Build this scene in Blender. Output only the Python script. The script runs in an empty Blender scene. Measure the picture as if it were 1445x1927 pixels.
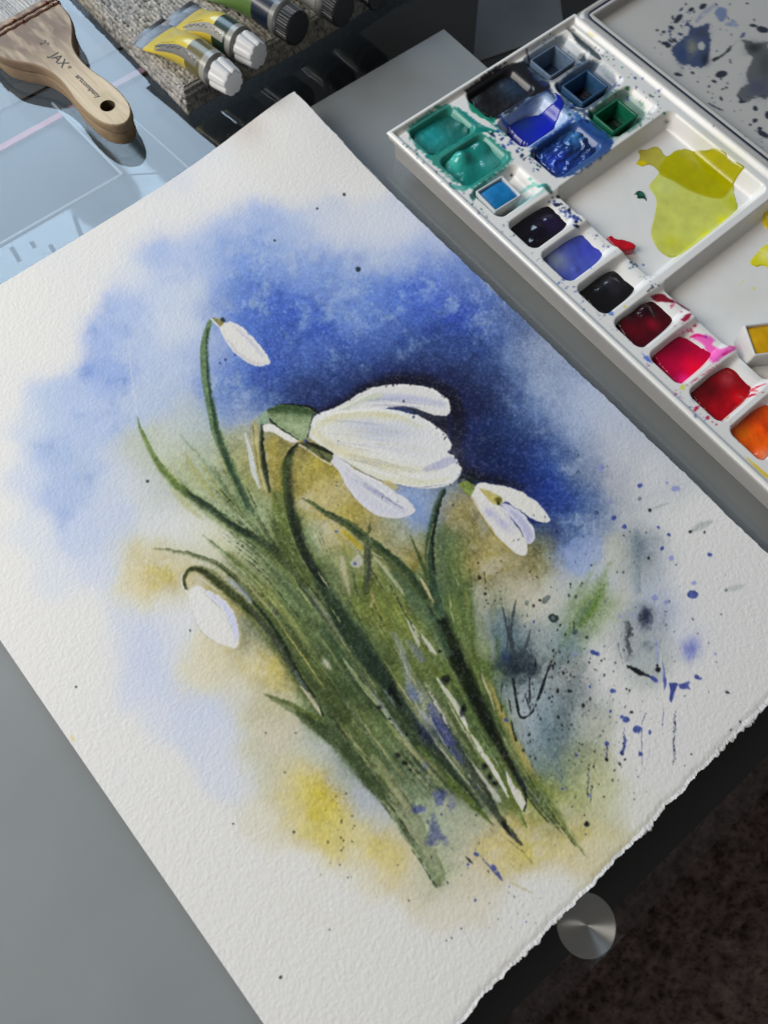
import bpy, bmesh, math, random
import numpy as np
from mathutils import Matrix, Vector
from math import radians, sin, cos, pi

# ================================================================ scene, camera, light
scene = bpy.context.scene
H_CAM, F_PX, TILT, ROLL = 0.305, 1350.0, radians(19), radians(3.5)
PW, PH = 1445, 1927
c_right = Vector((1, 0, 0)); c_up = Vector((0, cos(TILT), sin(TILT))); c_fwd = Vector((0, sin(TILT), -cos(TILT)))
cr = c_right*cos(ROLL)+c_up*sin(ROLL); cu = c_up*cos(ROLL)-c_right*sin(ROLL)
cam_d = bpy.data.cameras.new('camera'); cam = bpy.data.objects.new('camera', cam_d); scene.collection.objects.link(cam)
m = Matrix((cr, cu, -c_fwd)).transposed().to_4x4(); m.translation = (0, 0, H_CAM); cam.matrix_world = m
cam_d.sensor_fit = 'VERTICAL'; cam_d.sensor_height = 36.0; cam_d.lens = F_PX/PH*36.0
cam_d.clip_start = 0.005; cam_d.clip_end = 50.0
cam_d.dof.use_dof = True; cam_d.dof.focus_distance = 0.325; cam_d.dof.aperture_fstop = 11.0
scene.camera = cam

w = bpy.data.worlds.new('World'); scene.world = w; w.use_nodes = True
bg = w.node_tree.nodes['Background']; bg.inputs[0].default_value = (1.0, 0.985, 0.96, 1); bg.inputs[1].default_value = 0.09

def area(name, az, el_center, dist, width, height, target, power, color):
    """upright rectangular lamp, for the sky window and the added key; az measured from +y towards -x"""
    d = bpy.data.lights.new(name, 'AREA'); d.shape = 'RECTANGLE'; d.size = width; d.size_y = height; d.energy = power; d.color = color
    o = bpy.data.objects.new(name, d); scene.collection.objects.link(o)
    a = radians(az); hx, hy = -sin(a), cos(a)
    o.location = (target[0]+hx*dist, target[1]+hy*dist, target[2]+dist*math.tan(radians(el_center)))
    o.rotation_euler = Vector((-hx, -hy, -.35)).to_track_quat('-Z', 'Z').to_euler()
    return o
area('window_sky', 32.5, 38.5, 1.65, 1.10, 1.12, (-0.15, 0.33, 0), 25.0, (0.60, 0.79, 1.0))
area('added_key', 97, 42, 0.80, 0.72, 0.62, (-0.07, 0.12, 0), 12.6, (1.0, 0.95, 0.89))  # neutral key lamp added on the left to bring up and balance the light
vs = scene.view_settings
scene.display_settings.display_device = 'sRGB'
vs.view_transform = 'Standard'; vs.look = 'None'; vs.gamma = 1.0; vs.use_curve_mapping = False; vs.exposure = 0.0

# ================================================================ helpers
MM = 0.001
CRT = np.array(cr); CUP = np.array(cu); CFW = np.array(c_fwd)
def pix(px, py, z=0.0):
    """photo pixel -> world point on the level z (metres)"""
    d = CFW*F_PX+CRT*(px-PW/2)-CUP*(py-PH/2)
    s = (z-H_CAM)/d[2]
    return np.array([0, 0, H_CAM])+d*s
def proj(P):
    """world points (...,3) -> photo pixels"""
    v = P-np.array([0, 0, H_CAM]); zc = v@CFW
    return PW/2+F_PX*(v@CRT)/zc, PH/2-F_PX*(v@CUP)/zc
def lin(c):
    c = np.asarray(c, np.float32)/255.0
    return np.where(c <= .04045, c/12.92, ((c+.055)/1.055)**2.4)
def L3(*c): return tuple(float(v) for v in lin(c))

COL = scene.collection
def link(o, parent=None):
    COL.objects.link(o)
    if parent is not None:
        o.parent = parent; o.matrix_parent_inverse = Matrix.Translation(-Vector(parent.location))
    return o
def tag(o, label=None, cat=None, group=None, kind=None):
    for k, v in (('label', label), ('category', cat), ('group', group), ('kind', kind)):
        if v: o[k] = v
    return o
def thing(name, loc, label, cat, group=None):
    o = bpy.data.objects.new(name, None); o.location = Vector([float(v) for v in loc]); o.empty_display_size = .01
    COL.objects.link(o); return tag(o, label, cat, group)

def mesh_np(name, V, F, mat, parent=None, smooth=True, col=None, tri=None):
    """V (n,3) world metres, F (m,4) quads and / or tri (k,3)"""
    me = bpy.data.meshes.new(name)
    V = np.ascontiguousarray(V, np.float32)
    me.vertices.add(len(V)); me.vertices.foreach_set('co', V.ravel())
    nq = 0 if F is None else len(F); nt = 0 if tri is None else len(tri)
    idx = []; 
    if nq: idx.append(np.asarray(F, np.int32).ravel())
    if nt: idx.append(np.asarray(tri, np.int32).ravel())
    idx = np.concatenate(idx)
    me.loops.add(len(idx)); me.loops.foreach_set('vertex_index', idx)
    me.polygons.add(nq+nt)
    st = np.concatenate([np.arange(nq)*4, nq*4+np.arange(nt)*3]).astype(np.int32)
    me.polygons.foreach_set('loop_start', st)
    me.polygons.foreach_set('use_smooth', np.full(nq+nt, smooth, bool))
    if col is not None:
        a = me.color_attributes.new('Col', 'FLOAT_COLOR', 'POINT')
        c4 = np.ones((len(V), 4), np.float32); c4[:, :3] = col
        a.data.foreach_set('color', c4.ravel())
    me.update(calc_edges=True); me.validate()
    if mat is not None: me.materials.append(mat)
    return link(bpy.data.objects.new(name, me), parent)
def grid_faces(h, w, mask=None):
    i = np.arange(h*w).reshape(h, w)
    F = np.stack([i[:-1, :-1], i[:-1, 1:], i[1:, 1:], i[1:, :-1]], -1)
    return F[mask] if mask is not None else F.reshape(-1, 4)
def grid(name, P, mat, parent=None, col=None, mask=None, flip=False, smooth=True):
    h, w = P.shape[:2]; F = grid_faces(h, w, mask)
    if flip: F = F[:, ::-1]
    V = P.reshape(-1, 3); C = None if col is None else col.reshape(-1, 3)
    if mask is not None:
        used = np.unique(F); mp = np.full(len(V), -1); mp[used] = np.arange(len(used)); V = V[used]; F = mp[F]
        if C is not None: C = C[used]
    return mesh_np(name, V, F, mat, parent, smooth, C)
def bm_obj(name, bm, mat, parent=None, smooth=False, bevel=0, seg=2):
    if bevel: bmesh.ops.bevel(bm, geom=[e for e in bm.edges], offset=bevel, segments=seg, affect='EDGES', profile=.5)
    bmesh.ops.recalc_face_normals(bm, faces=bm.faces)
    me = bpy.data.meshes.new(name); bm.to_mesh(me); bm.free()
    for p in me.polygons: p.use_smooth = smooth
    if mat is not None: me.materials.append(mat)
    return link(bpy.data.objects.new(name, me), parent)
def prism(name, pts, z0, z1, mat, parent=None, bevel=0, smooth=False, seg=2):
    """pts: world xy outline"""
    bm = bmesh.new(); vs_ = [bm.verts.new((float(p[0]), float(p[1]), z0)) for p in pts]
    f = bm.faces.new(vs_); r = bmesh.ops.extrude_face_region(bm, geom=[f])
    for v in r['geom']:
        if isinstance(v, bmesh.types.BMVert): v.co.z = z1
    return bm_obj(name, bm, mat, parent, smooth, bevel, seg)
def tube(name, pts, rad, mat, parent=None, n=8):
    P = np.array(pts, float); k = len(P); rad = np.broadcast_to(np.asarray(rad, float), (k,))
    T = np.gradient(P, axis=0); T /= np.linalg.norm(T, axis=1, keepdims=True)
    ref = np.array([0, 0, 1.]) if abs(T[0][2]) < .9 else np.array([1., 0, 0])
    A = np.cross(T, ref); A /= np.linalg.norm(A, axis=1, keepdims=True); Bv = np.cross(T, A)
    t = np.linspace(0, 2*pi, n+1)
    G = P[:, None]+rad[:, None, None]*(A[:, None]*np.cos(t)[None, :, None]+Bv[:, None]*np.sin(t)[None, :, None])
    return grid(name, G, mat, parent)

# ================================================================ materials
def mat(name, color=(.8, .8, .8), rough=.5, spec=.5, metal=0., attr=False, bump=None, coat=0., var=None, aniso=None):
    M = bpy.data.materials.new(name); M.use_nodes = True; nt = M.node_tree; b = nt.nodes['Principled BSDF']
    b.inputs['Base Color'].default_value = (*color, 1); b.inputs['Roughness'].default_value = rough
    b.inputs['Specular IOR Level'].default_value = spec; b.inputs['Metallic'].default_value = metal; b.inputs['Coat Weight'].default_value = coat
    b.inputs['Coat Roughness'].default_value = .06
    src = None
    if attr:
        a = nt.nodes.new('ShaderNodeVertexColor'); a.layer_name = 'Col'; src = a.outputs['Color']
    tc = nt.nodes.new('ShaderNodeTexCoord')
    if var:   # (scale, amount, (stretch)) slight tone variation
        mp = nt.nodes.new('ShaderNodeMapping'); mp.inputs['Scale'].default_value = var[2] if len(var) > 2 else (1, 1, 1)
        if len(var) > 3: mp.inputs['Rotation'].default_value = (0, 0, var[3])
        nz = nt.nodes.new('ShaderNodeTexNoise'); nz.inputs['Scale'].default_value = var[0]; nz.inputs['Detail'].default_value = 5
        nt.links.new(tc.outputs['Object'], mp.inputs[0]); nt.links.new(mp.outputs[0], nz.inputs['Vector'])
        rm = nt.nodes.new('ShaderNodeMapRange'); rm.inputs[1].default_value = .3; rm.inputs[2].default_value = .7; rm.inputs[3].default_value = 1-var[1]; rm.inputs[4].default_value = 1+var[1]*.6
        nt.links.new(nz.outputs[0], rm.inputs[0])
        mx = nt.nodes.new('ShaderNodeMix'); mx.data_type = 'RGBA'; mx.blend_type = 'MULTIPLY'; mx.inputs[0].default_value = 1
        if src: nt.links.new(src, mx.inputs[6])
        else: mx.inputs[6].default_value = (*color, 1)
        nt.links.new(rm.outputs[0], mx.inputs[7]); src = mx.outputs[2]
    if src: nt.links.new(src, b.inputs['Base Color'])
    if bump:  # (scale, strength, distance)
        nz = nt.nodes.new('ShaderNodeTexNoise'); nz.inputs['Scale'].default_value = bump[0]; nz.inputs['Detail'].default_value = 4
        nt.links.new(tc.outputs['Object'], nz.inputs['Vector'])
        bp = nt.nodes.new('ShaderNodeBump'); bp.inputs['Strength'].default_value = bump[1]; bp.inputs['Distance'].default_value = bump[2]
        nt.links.new(nz.outputs[0], bp.inputs['Height']); nt.links.new(bp.outputs[0], b.inputs['Normal'])
    if aniso:
        b.inputs['Anisotropic'].default_value = aniso
        b.inputs['Anisotropic Rotation'].default_value = .25
        tg = nt.nodes.new('ShaderNodeTangent'); tg.direction_type = 'RADIAL'; tg.axis = 'Z'; nt.links.new(tg.outputs[0], b.inputs['Tangent'])
    return M
def glass_mat(name, tint=(.92, .922, .92), rough=.006, ior=1.7):
    M = bpy.data.materials.new(name); M.use_nodes = True; nt = M.node_tree; nt.nodes.remove(nt.nodes['Principled BSDF'])
    out = nt.nodes['Material Output']; fr = nt.nodes.new('ShaderNodeFresnel'); fr.inputs[0].default_value = ior
    ge = nt.nodes.new('ShaderNodeNewGeometry'); mr = nt.nodes.new('ShaderNodeMapRange'); mr.inputs[3].default_value = ior; mr.inputs[4].default_value = 1/ior
    nt.links.new(ge.outputs['Backfacing'], mr.inputs[0]); nt.links.new(mr.outputs[0], fr.inputs[0])
    tr = nt.nodes.new('ShaderNodeBsdfTransparent'); tr.inputs[0].default_value = (*tint, 1)
    gl = nt.nodes.new('ShaderNodeBsdfGlossy'); gl.inputs['Roughness'].default_value = rough
    mx = nt.nodes.new('ShaderNodeMixShader'); nt.links.new(fr.outputs[0], mx.inputs[0]); nt.links.new(tr.outputs[0], mx.inputs[1]); nt.links.new(gl.outputs[0], mx.inputs[2])
    nt.links.new(mx.outputs[0], out.inputs[0]); return M
# ---------------------------------------------------------------- painter (numpy canvas -> colour attribute)
def _up(a, h, w):
    H_, W_ = a.shape
    y = np.linspace(0, H_-1.001, h); x = np.linspace(0, W_-1.001, w)
    yi = y.astype(int); xi = x.astype(int)
    fy = y-yi; fx = x-xi
    fy = fy*fy*(3-2*fy); fx = fx*fx*(3-2*fx)
    top = a[yi][:, xi]*(1-fx)+a[yi][:, xi+1]*fx
    bot = a[yi+1][:, xi]*(1-fx)+a[yi+1][:, xi+1]*fx
    return top*(1-fy[:, None])+bot*fy[:, None]
def vnoise(seed, cell, h=None, w=None):
    h = h or CH; w = w or CW
    rg = np.random.RandomState(seed)
    return _up(rg.rand(max(2, int(h/cell)+2), max(2, int(w/cell)+2)).astype(np.float32), h, w).astype(np.float32)*2-1
def fbm(seed, cell, octv=4, h=None, w=None, gain=.55):
    h = h or CH; w = w or CW
    s = 0; a = 1; t = 0
    for i in range(octv):
        s = s+a*vnoise(seed+i*17, max(cell, 1.01), h, w); t += a; a *= gain; cell /= 2.0
    return s/t
def sm(x, a, b):
    t = np.clip((x-a)/(b-a), 0, 1); return t*t*(3-2*t)

WH = np.array([219, 217, 213], np.float32)
def set_canvas(x0, y0, x1, y1):
    global PX0, PY0, PX1, PY1, CW, CH, XX, YY, N_big, N_big2, N_mid, N_mid2, N_sm, N_fine
    PX0, PY0, PX1, PY1 = x0, y0, x1, y1; CW, CH = x1-x0, y1-y0
    YY, XX = np.mgrid[PY0:PY1, PX0:PX1].astype(np.float32)
    N_big = fbm(1, 130); N_mid = fbm(2, 46); N_sm = fbm(3, 15, 3); N_mid2 = fbm(4, 46); N_fine = fbm(5, 4.5, 2); N_big2 = fbm(6, 130)
def sample(px, py):
    """bilinear lookup of the canvas at photo coordinates"""
    x = np.clip(px-PX0, 0, CW-1.01); y = np.clip(py-PY0, 0, CH-1.01)
    xi = x.astype(np.int32); yi = y.astype(np.int32); fx = (x-xi)[..., None]; fy = (y-yi)[..., None]
    return (CAN[yi, xi]*(1-fx)+CAN[yi, xi+1]*fx)*(1-fy)+(CAN[yi+1, xi]*(1-fx)+CAN[yi+1, xi+1]*fx)*fy

def underpaint(samples, step=4, sig=24.0):
    """soft wet-in-wet washes: smooth blend of scattered pigment samples, warped by noise"""
    S = np.array(samples, np.float32)
    y = YY[::step, ::step]; x = XX[::step, ::step]
    wx = x+8*N_mid[::step, ::step]+8*N_sm[::step, ::step]+4*N_big[::step, ::step]
    wy = y+8*N_mid2[::step, ::step]+8*np.roll(N_sm, 211, 1)[::step, ::step]+4*N_big2[::step, ::step]
    num = np.zeros(y.shape+(3,), np.float32); den = np.zeros(y.shape, np.float32)
    num += WH*2e-4; den += 2e-4
    for X, Y, r, g, b in S:
        d2 = (wx-X)**2+(wy-Y)**2
        w = np.exp(-d2/(2*sig*sig))+0.012*np.exp(-d2/(2*(2.6*sig)**2))
        den += w; num += w[..., None]*np.array([r, g, b], np.float32)
    c = num/den[..., None]
    out = np.stack([_up(c[..., k], CH, CW) for k in range(3)], -1)
    return out.astype(np.float32)

def spline(pts, n=10):
    P = np.array(pts, float)
    if len(P) == 2: 
        t = np.linspace(0, 1, n+1)[:, None]; return P[0]*(1-t)+P[1]*t
    Q = np.vstack([2*P[0]-P[1], P, 2*P[-1]-P[-2]])
    out = []
    for i in range(1, len(Q)-2):
        a, b, c, d = Q[i-1], Q[i], Q[i+1], Q[i+2]
        t = np.linspace(0, 1, n, endpoint=False)[:, None]
        out.append(.5*(2*b+(c-a)*t+(2*a-5*b+4*c-d)*t**2+(3*b-3*c+d-a)*t**3))
    out.append(P[-1:]); return np.vstack(out)

def blend(sl, a, col, mode='mix'):
    cv = CAN[sl]
    col = np.asarray(col, np.float32)
    if mode == 'mul': CAN[sl] = cv*(1-a[..., None]*(1-col/WH))
    else: CAN[sl] = cv+(col-cv)*a[..., None]

def box(x0, x1, y0, y1):
    ix0 = int(max(PX0, x0))-PX0; ix1 = int(min(PX1, x1+1))-PX0
    iy0 = int(max(PY0, y0))-PY0; iy1 = int(min(PY1, y1+1))-PY0
    if ix1 <= ix0 or iy1 <= iy0: return None
    return (slice(iy0, iy1), slice(ix0, ix1))

def stroke(pts, col, al=.9, fl=1.2, fr=1.2, mode='mix', rough=.6, dry=0., col2=None, fade=(0, 0), keep=False):
    """pts: (x, y, half width); fl / fr: feather of the left / right side seen along the stroke; dry: broken brush"""
    P = spline(pts, 8); n = len(P)
    m = float(P[:, 2].max()+max(fl, fr)*1.6+3)
    sl = box(P[:, 0].min()-m, P[:, 0].max()+m, P[:, 1].min()-m, P[:, 1].max()+m)
    if sl is None: return
    oy, ox = sl[0].start, sl[1].start
    shp = (sl[0].stop-oy, sl[1].stop-ox)
    D = np.full(shp, 1e9, np.float32); Wd = np.ones(shp, np.float32); Sd = np.zeros(shp, np.float32); Tt = np.zeros(shp, np.float32)
    for i in range(n-1):
        a, b = P[i], P[i+1]
        mm = m
        s2 = box(min(a[0], b[0])-mm, max(a[0], b[0])+mm, min(a[1], b[1])-mm, max(a[1], b[1])+mm)
        if s2 is None: continue
        lo = (slice(s2[0].start-oy, s2[0].stop-oy), slice(s2[1].start-ox, s2[1].stop-ox))
        x = XX[s2]-a[0]; y = YY[s2]-a[1]; dx, dy = b[0]-a[0], b[1]-a[1]; L = dx*dx+dy*dy+1e-9
        t = np.clip((x*dx+y*dy)/L, 0, 1)
        d = np.hypot(x-t*dx, y-t*dy)
        k = d < D[lo]
        D[lo][k] = d[k]; Wd[lo][k] = (a[2]+(b[2]-a[2])*t)[k]; Sd[lo][k] = (dx*y-dy*x)[k]; Tt[lo][k] = ((i+t)/(n-1))[k]
    ns = N_fine[sl]*rough+N_sm[sl]*rough*1.2
    F = np.where(Sd < 0, fl, fr)
    a = 1-sm(D-Wd+ns, -F, F*.8)
    a = a*np.clip(Wd*1.6, 0, 1)
    if fade[0] > 0: a = a*sm(Tt, 0, fade[0])
    if fade[1] > 0: a = a*(1-sm(Tt, 1-fade[1], 1))
    if dry > 0:
        a = a*sm(N_fine[sl]+N_sm[sl]*.8, dry-1.0, dry-.55)
    a = a*al*(1+.15*N_sm[sl]+.25*N_mid[sl])
    if keep: a = a*sm(CAN[sl].mean(-1), 55, 105)
    a = np.clip(a, 0, 1)
    if col2 is not None:
        c = np.asarray(col, np.float32)*(1-Tt[..., None])+np.asarray(col2, np.float32)*Tt[..., None]
        CAN[sl] = CAN[sl]+(c-CAN[sl])*a[..., None]
    else: blend(sl, a, col, mode)

def poly(pts, col, al=1., f=1.0, rough=.6, mode='mix', sp=True, edge=None):
    P = np.array(pts, float)
    if sp: 
        P = spline(list(map(tuple, np.vstack([P, P[:1]]))), 6)[:-1]
    m = f*2+5
    sl = box(P[:, 0].min()-m, P[:, 0].max()+m, P[:, 1].min()-m, P[:, 1].max()+m)
    if sl is None: return
    x = XX[sl]; y = YY[sl]
    D = np.full(x.shape, 1e9, np.float32); ins = np.zeros(x.shape, bool)
    n = len(P)
    for i in range(n):
        a, b = P[i], P[(i+1) % n]
        dx, dy = b-a; L = dx*dx+dy*dy+1e-9
        t = np.clip(((x-a[0])*dx+(y-a[1])*dy)/L, 0, 1)
        D = np.minimum(D, np.hypot(x-a[0]-t*dx, y-a[1]-t*dy))
        if a[1] != b[1]:
            c = ((a[1] <= y) != (b[1] <= y)) & (x < (b[0]-a[0])*(y-a[1])/(b[1]-a[1])+a[0])
            ins ^= c
    S = np.where(ins, -D, D)+(N_fine[sl]*1.0+N_sm[sl]*1.0)*rough
    a = np.clip((1-sm(S, -f, f))*al, 0, 1)
    blend(sl, a, col, mode)
    if edge is not None:
        e = np.exp(-((S+edge[1])/edge[1])**2)*(S < 1.5)*edge[2]
        blend(sl, np.clip(e, 0, 1), edge[0], mode)

def blob(x, y, rx, ry, col, al=.8, ang=0, mode='mix', pw=1., rough=.25):
    m = max(rx, ry)*2.4
    sl = box(x-m, x+m, y-m, y+m)
    if sl is None: return
    c, s = math.cos(math.radians(ang)), math.sin(math.radians(ang))
    dx = XX[sl]-x; dy = YY[sl]-y
    u = (c*dx+s*dy)/rx; v = (-s*dx+c*dy)/ry
    q = np.sqrt(u*u+v*v)*(1+rough*N_sm[sl]+rough*N_mid[sl])
    a = np.exp(-(q**(2*pw)))*al
    blend(sl, np.clip(a, 0, 1), col, mode)

def dot(x, y, r, col, al=.95, asp=1., ang=0, ring=0.):
    m = r*max(asp, 1/asp)*1.5+4
    sl = box(x-m, x+m, y-m, y+m)
    if sl is None: return
    c, s = math.cos(math.radians(ang)), math.sin(math.radians(ang))
    dx = XX[sl]-x; dy = YY[sl]-y
    u = (c*dx+s*dy)/asp; v = (-s*dx+c*dy)
    q = np.hypot(u, v)+N_sm[sl]*r*.25+N_fine[sl]*.5
    a = 1-sm(q, r-.9, r+.9)
    if ring: a = a*(1-ring+ring*sm(q, r*.35, r*.9))
    blend(sl, np.clip(a*al, 0, 1), col)

# ================================================================ the table and the floor
EA = radians(42.3); E_ = np.array([cos(EA), sin(EA)]); F_ = np.array([-sin(EA), cos(EA)])
EDGE = pix(1250, 1687)[:2]
def tab(e, f): return EDGE+E_*e+F_*f
fc = pix(835, 55, -.0083)[:2]-EDGE; FE, FF = float(fc@E_), float(fc@F_)

table = thing('glass_table', (*EDGE, 0), 'glass table top with grey frosted panel and black border under everything', 'table')
M_glass = glass_mat('table_glass')
T_ = .008
prism('glass_top', [tab(-.9, 0), tab(.8, 0), tab(.8, .95), tab(-.9, .95)], -T_, -.0002, M_glass, table, bevel=.0008)
gt_ = [o for o in table.children if o.name.startswith('glass_top')][0]; gt_.data.materials.append(glass_mat('glass_underside', (.97, .98, .98), .03, 1.15))
for p in gt_.data.polygons:
    if p.normal.z < .5: p.material_index = 1
M_frost = mat('frosted_coating', (.365, .386, .398), .6, .3, var=(14, .09), bump=(260, .05, .0003))
prism('frosted_panel', [tab(-.7, .062), tab(FE, .062), tab(FE, FF), tab(-.7, FF)], -.0098, -.0083, M_frost, table)
M_black = mat('black_enamel', (.006, .006, .0065), .35, .4)
prism('border_bar', [tab(-.85, .006), tab(.75, .006), tab(.75, .0615), tab(-.85, .0615)], -.020, -.0086, M_black, table, bevel=.001)
M_void = mat('shelf_board', (.009, .009, .010), .5, .3, var=(6, .2))
prism('lower_shelf', [tab(-.85, .14), tab(.75, .14), tab(.75, .94), tab(-.85, .94)], -.075, -.060, M_void, table, bevel=.001)
# turned metal disc holding the glass
M_disc = mat('turned_steel', (.80, .78, .75), .36, .5, 1., aniso=.93)
dc = pix(1103, 1741, -.0084)
dk = []
for r_, z_ in ((0, -.0084), (.0112, -.0084), (.0116, -.0086), (.0117, -.0100), (.0117, -.0104)): dk.append((r_, z_))
tt = np.linspace(0, 2*pi, 65)
G = np.array([[[dc[0]*0+r_*cos(t), r_*sin(t), z_] for t in tt] for r_, z_ in dk])
o = grid('support_disc', G, M_disc, None, flip=True); o.location = (dc[0], dc[1], 0); o.parent = table; o.matrix_parent_inverse = Matrix.Translation(-table.location)
for p in o.data.polygons: p.use_smooth = abs(p.normal.z) < .9

# dark carpet far below the table edge
rg = np.random.RandomState(5)
M_carpet = mat('carpet_pile', (.46, .34, .32), .95, .1, var=(60, .5), bump=(700, 1., .004))
FLOOR = -.42
cc = pix(1300, 1800, FLOOR)
n = 220; xs = np.linspace(-.45, .45, n); X, Y = np.meshgrid(xs, xs)
Z = FLOOR+rg.rand(n, n)*.006
inner = np.stack([cc[0]+X, cc[1]+Y, Z], -1)
carpet = grid('carpet', inner, M_carpet); tag(carpet, kind='structure')
prism('floor', [(-3, -3), (3, -3), (3, 3), (-3, 3)], FLOOR-.03, FLOOR-.004, M_carpet)['kind'] = 'structure'
k = 16000
bx_ = cc[:2]+(rg.rand(k, 2)-.5)*[.5, .5]; hgt = .006+.006*rg.rand(k); ang = rg.rand(k)*2*pi; lean = (rg.rand(k, 2)-.5)*.008
wv = np.stack([np.cos(ang), np.sin(ang)], -1)*.0017
V = np.empty((k, 3, 3)); V[:, 0, :2] = bx_-wv; V[:, 1, :2] = bx_+wv; V[:, 2, :2] = bx_+lean; V[:, :2, 2] = FLOOR; V[:, 2, 2] = FLOOR+hgt
tufts = mesh_np('carpet_tufts', V.reshape(-1, 3), None, M_carpet, None, False, tri=np.arange(k*3).reshape(-1, 3)); tag(tufts, 'dark brown carpet pile beyond the table edge', 'carpet', kind='stuff')

# ================================================================ things lying on the shelf below the glass
ZS = -.060
def quad_px(pts, z): return [pix(x, y, z)[:2] for x, y in pts]
M_plastic = mat('pale_blue_plastic', (.04, .055, .06), .10, .6, bump=(60, .05, .001))
M_plastic2 = mat('pale_blue_plastic_edge', (.30, .36, .40), .12, .5)
tr_ = thing('plastic_tray', (*pix(200, 360, ZS)[:2], ZS), 'pale blue translucent plastic tray with ruler marks along its rim, under the glass', 'tray')
zt = -.052
outer_c = (362, 322); inner_c = (231, 328)
def lerp(a, b, t): return (a[0]+(b[0]-a[0])*t, a[1]+(b[1]-a[1])*t)
prism('rim', quad_px([(-140, 545), (232, 330), (362, 322), (330, 380), (-140, 660)], zt), ZS, zt, M_plastic, tr_, bevel=.0006)
prism('rim', quad_px([(110, 204), (212, 190), (362, 322), (232, 329)], zt), ZS, zt-.0002, M_plastic, tr_, bevel=.0006)
for a_, b_, w_ in (((-140, 541), (231, 328), 3.0), ((231, 328), (100, 195), 3.2), ((362, 322), (205, 183), 1.8), ((-140, 625), (345, 345), 1.6)):
    A_, B_ = pix(*a_, zt+.0006), pix(*b_, zt+.0006); tube('bead', [A_, (A_+B_)/2, B_], w_*.00032, M_plastic2, tr_)
M_tick = mat('ruler_ink', (.02, .03, .035), .9, .05)
for a_, b_ in (((243, 352), (256, 375)), ((190, 379), (203, 402)), ((140, 405), (154, 446)), ((22, 465), (38, 492)), ((95, 461), (104, 476)), ((60, 455), (66, 466)), ((-40, 510), (-26, 540))):
    A_, B_ = pix(*a_, zt)[:2], pix(*b_, zt)[:2]; d_ = (B_-A_)/np.linalg.norm(B_-A_); n_ = np.array([-d_[1], d_[0]])*.0013
    prism('ruler_mark', [A_-n_, B_-n_, B_+n_, A_+n_], zt, zt+.0003, M_tick, tr_)
o = prism('red_strip', quad_px([(-60, 318), (300, 120), (296, 109), (-60, 305)], ZS+.002), ZS, ZS+.002, mat('red_plastic', (.34, .05, .055), .4), bevel=.0004)
tag(o, 'thin red plastic strip lying under the glass beside the brush handle', 'strip')
o = prism('grey_card_strip', quad_px([(-60, 208), (236, 55), (248, 78), (-60, 240)], ZS+.0012), ZS, ZS+.0012, mat('grey_card', (.06, .064, .066), .8, var=(40, .1)), bevel=.0002)
tag(o, 'narrow grey card strip under the glass between brush and towel', 'card')
o = prism('added_sheet', quad_px([(890, 118), (905, -60), (1046, -60), (1062, 60)], ZS+.001), ZS, ZS+.001, mat('patch_grey', (.15, .16, .17), .9, var=(30, .12), bump=(300, .3, .001)), bevel=.0002)  # sheet added to give the pale patch in the glass
tag(o, 'dull grey sheet added under the glass for the pale patch behind the palette corner', 'sheet')

# ================================================================ the watercolour sheet
PA = radians(-46.2); N_ = np.array([cos(PA), sin(PA)]); S_ = np.array([-sin(PA), cos(PA)])   # N_ down the sheet, S_ across to the right
O_ = pix(0, 1200)[:2]
PWID, T0, T1 = .2770, -.1518, .2277
nu, nv = 740, 1010
u = np.linspace(0, 1, nu); v = np.linspace(0, 1, nv)
def wob(seed, n, cell):
    r_ = np.random.RandomState(seed); k_ = max(4, int(n/cell)); return np.interp(np.linspace(0, k_-1, n), np.arange(k_), r_.rand(k_)*2-1)
right_edge = PWID+.00035*wob(1, nv, 30)+.00022*wob(2, nv, 6)
low_edge = T1+.00075*wob(3, nu, 26)+.0005*wob(4, nu, 7)+.0002*wob(5, nu, 2)
SS = u[None, :]*right_edge[:, None]
TT = T0+v[:, None]*(low_edge[None, :]-T0)
XY = O_+SS[..., None]*S_+TT[..., None]*N_
# gentle cockling of the dried sheet and the raised far corner
Zp = .0006+.0007*(.5+.5*np.sin(SS*31+1.3+TT*9))*(.5+.5*np.sin(TT*23+.5-SS*7))
dl = np.hypot((PWID-SS)/.055, (TT-T0)/.060); Zp = Zp+.0078*np.exp(-dl**2*1.1)
Zp = Zp+.0016*np.exp(-((PWID-SS)/.02)**2)*np.exp(-((TT-.0)/.12)**2)
# cold pressed tooth
rgp = np.random.RandomState(9)
def tooth(cell_mm, seed):
    kx, ky = int(277/cell_mm), int(380/cell_mm); a = np.random.RandomState(seed).rand(ky+2, kx+2).astype(np.float32)
    return _up(a, nv, nu)
tz = .4*tooth(1.4, 1)+.8*tooth(.85, 2)+.55*tooth(.58, 3)-.8
edge_d = np.minimum(np.minimum(SS, right_edge[:, None]-SS), low_edge[None, :]-TT)
Zt = tz*.000125
# the torn lower edge thins out and drops
low = sm(low_edge[None, :]-TT, 0, .0035); Zp = Zp*(.25+.75*low)
P = np.dstack([XY, (Zp+Zt)[..., None]])
Pflat = np.dstack([XY, Zp[..., None]])
px, py = proj(Pflat)
# pigment
set_canvas(0, 120, 1445, 1927)
UP = []
def U(s):
    for l in s.split(';'):
        v = l.split()
        if len(v) == 5: UP.append(tuple(float(k) for k in v))
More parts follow.
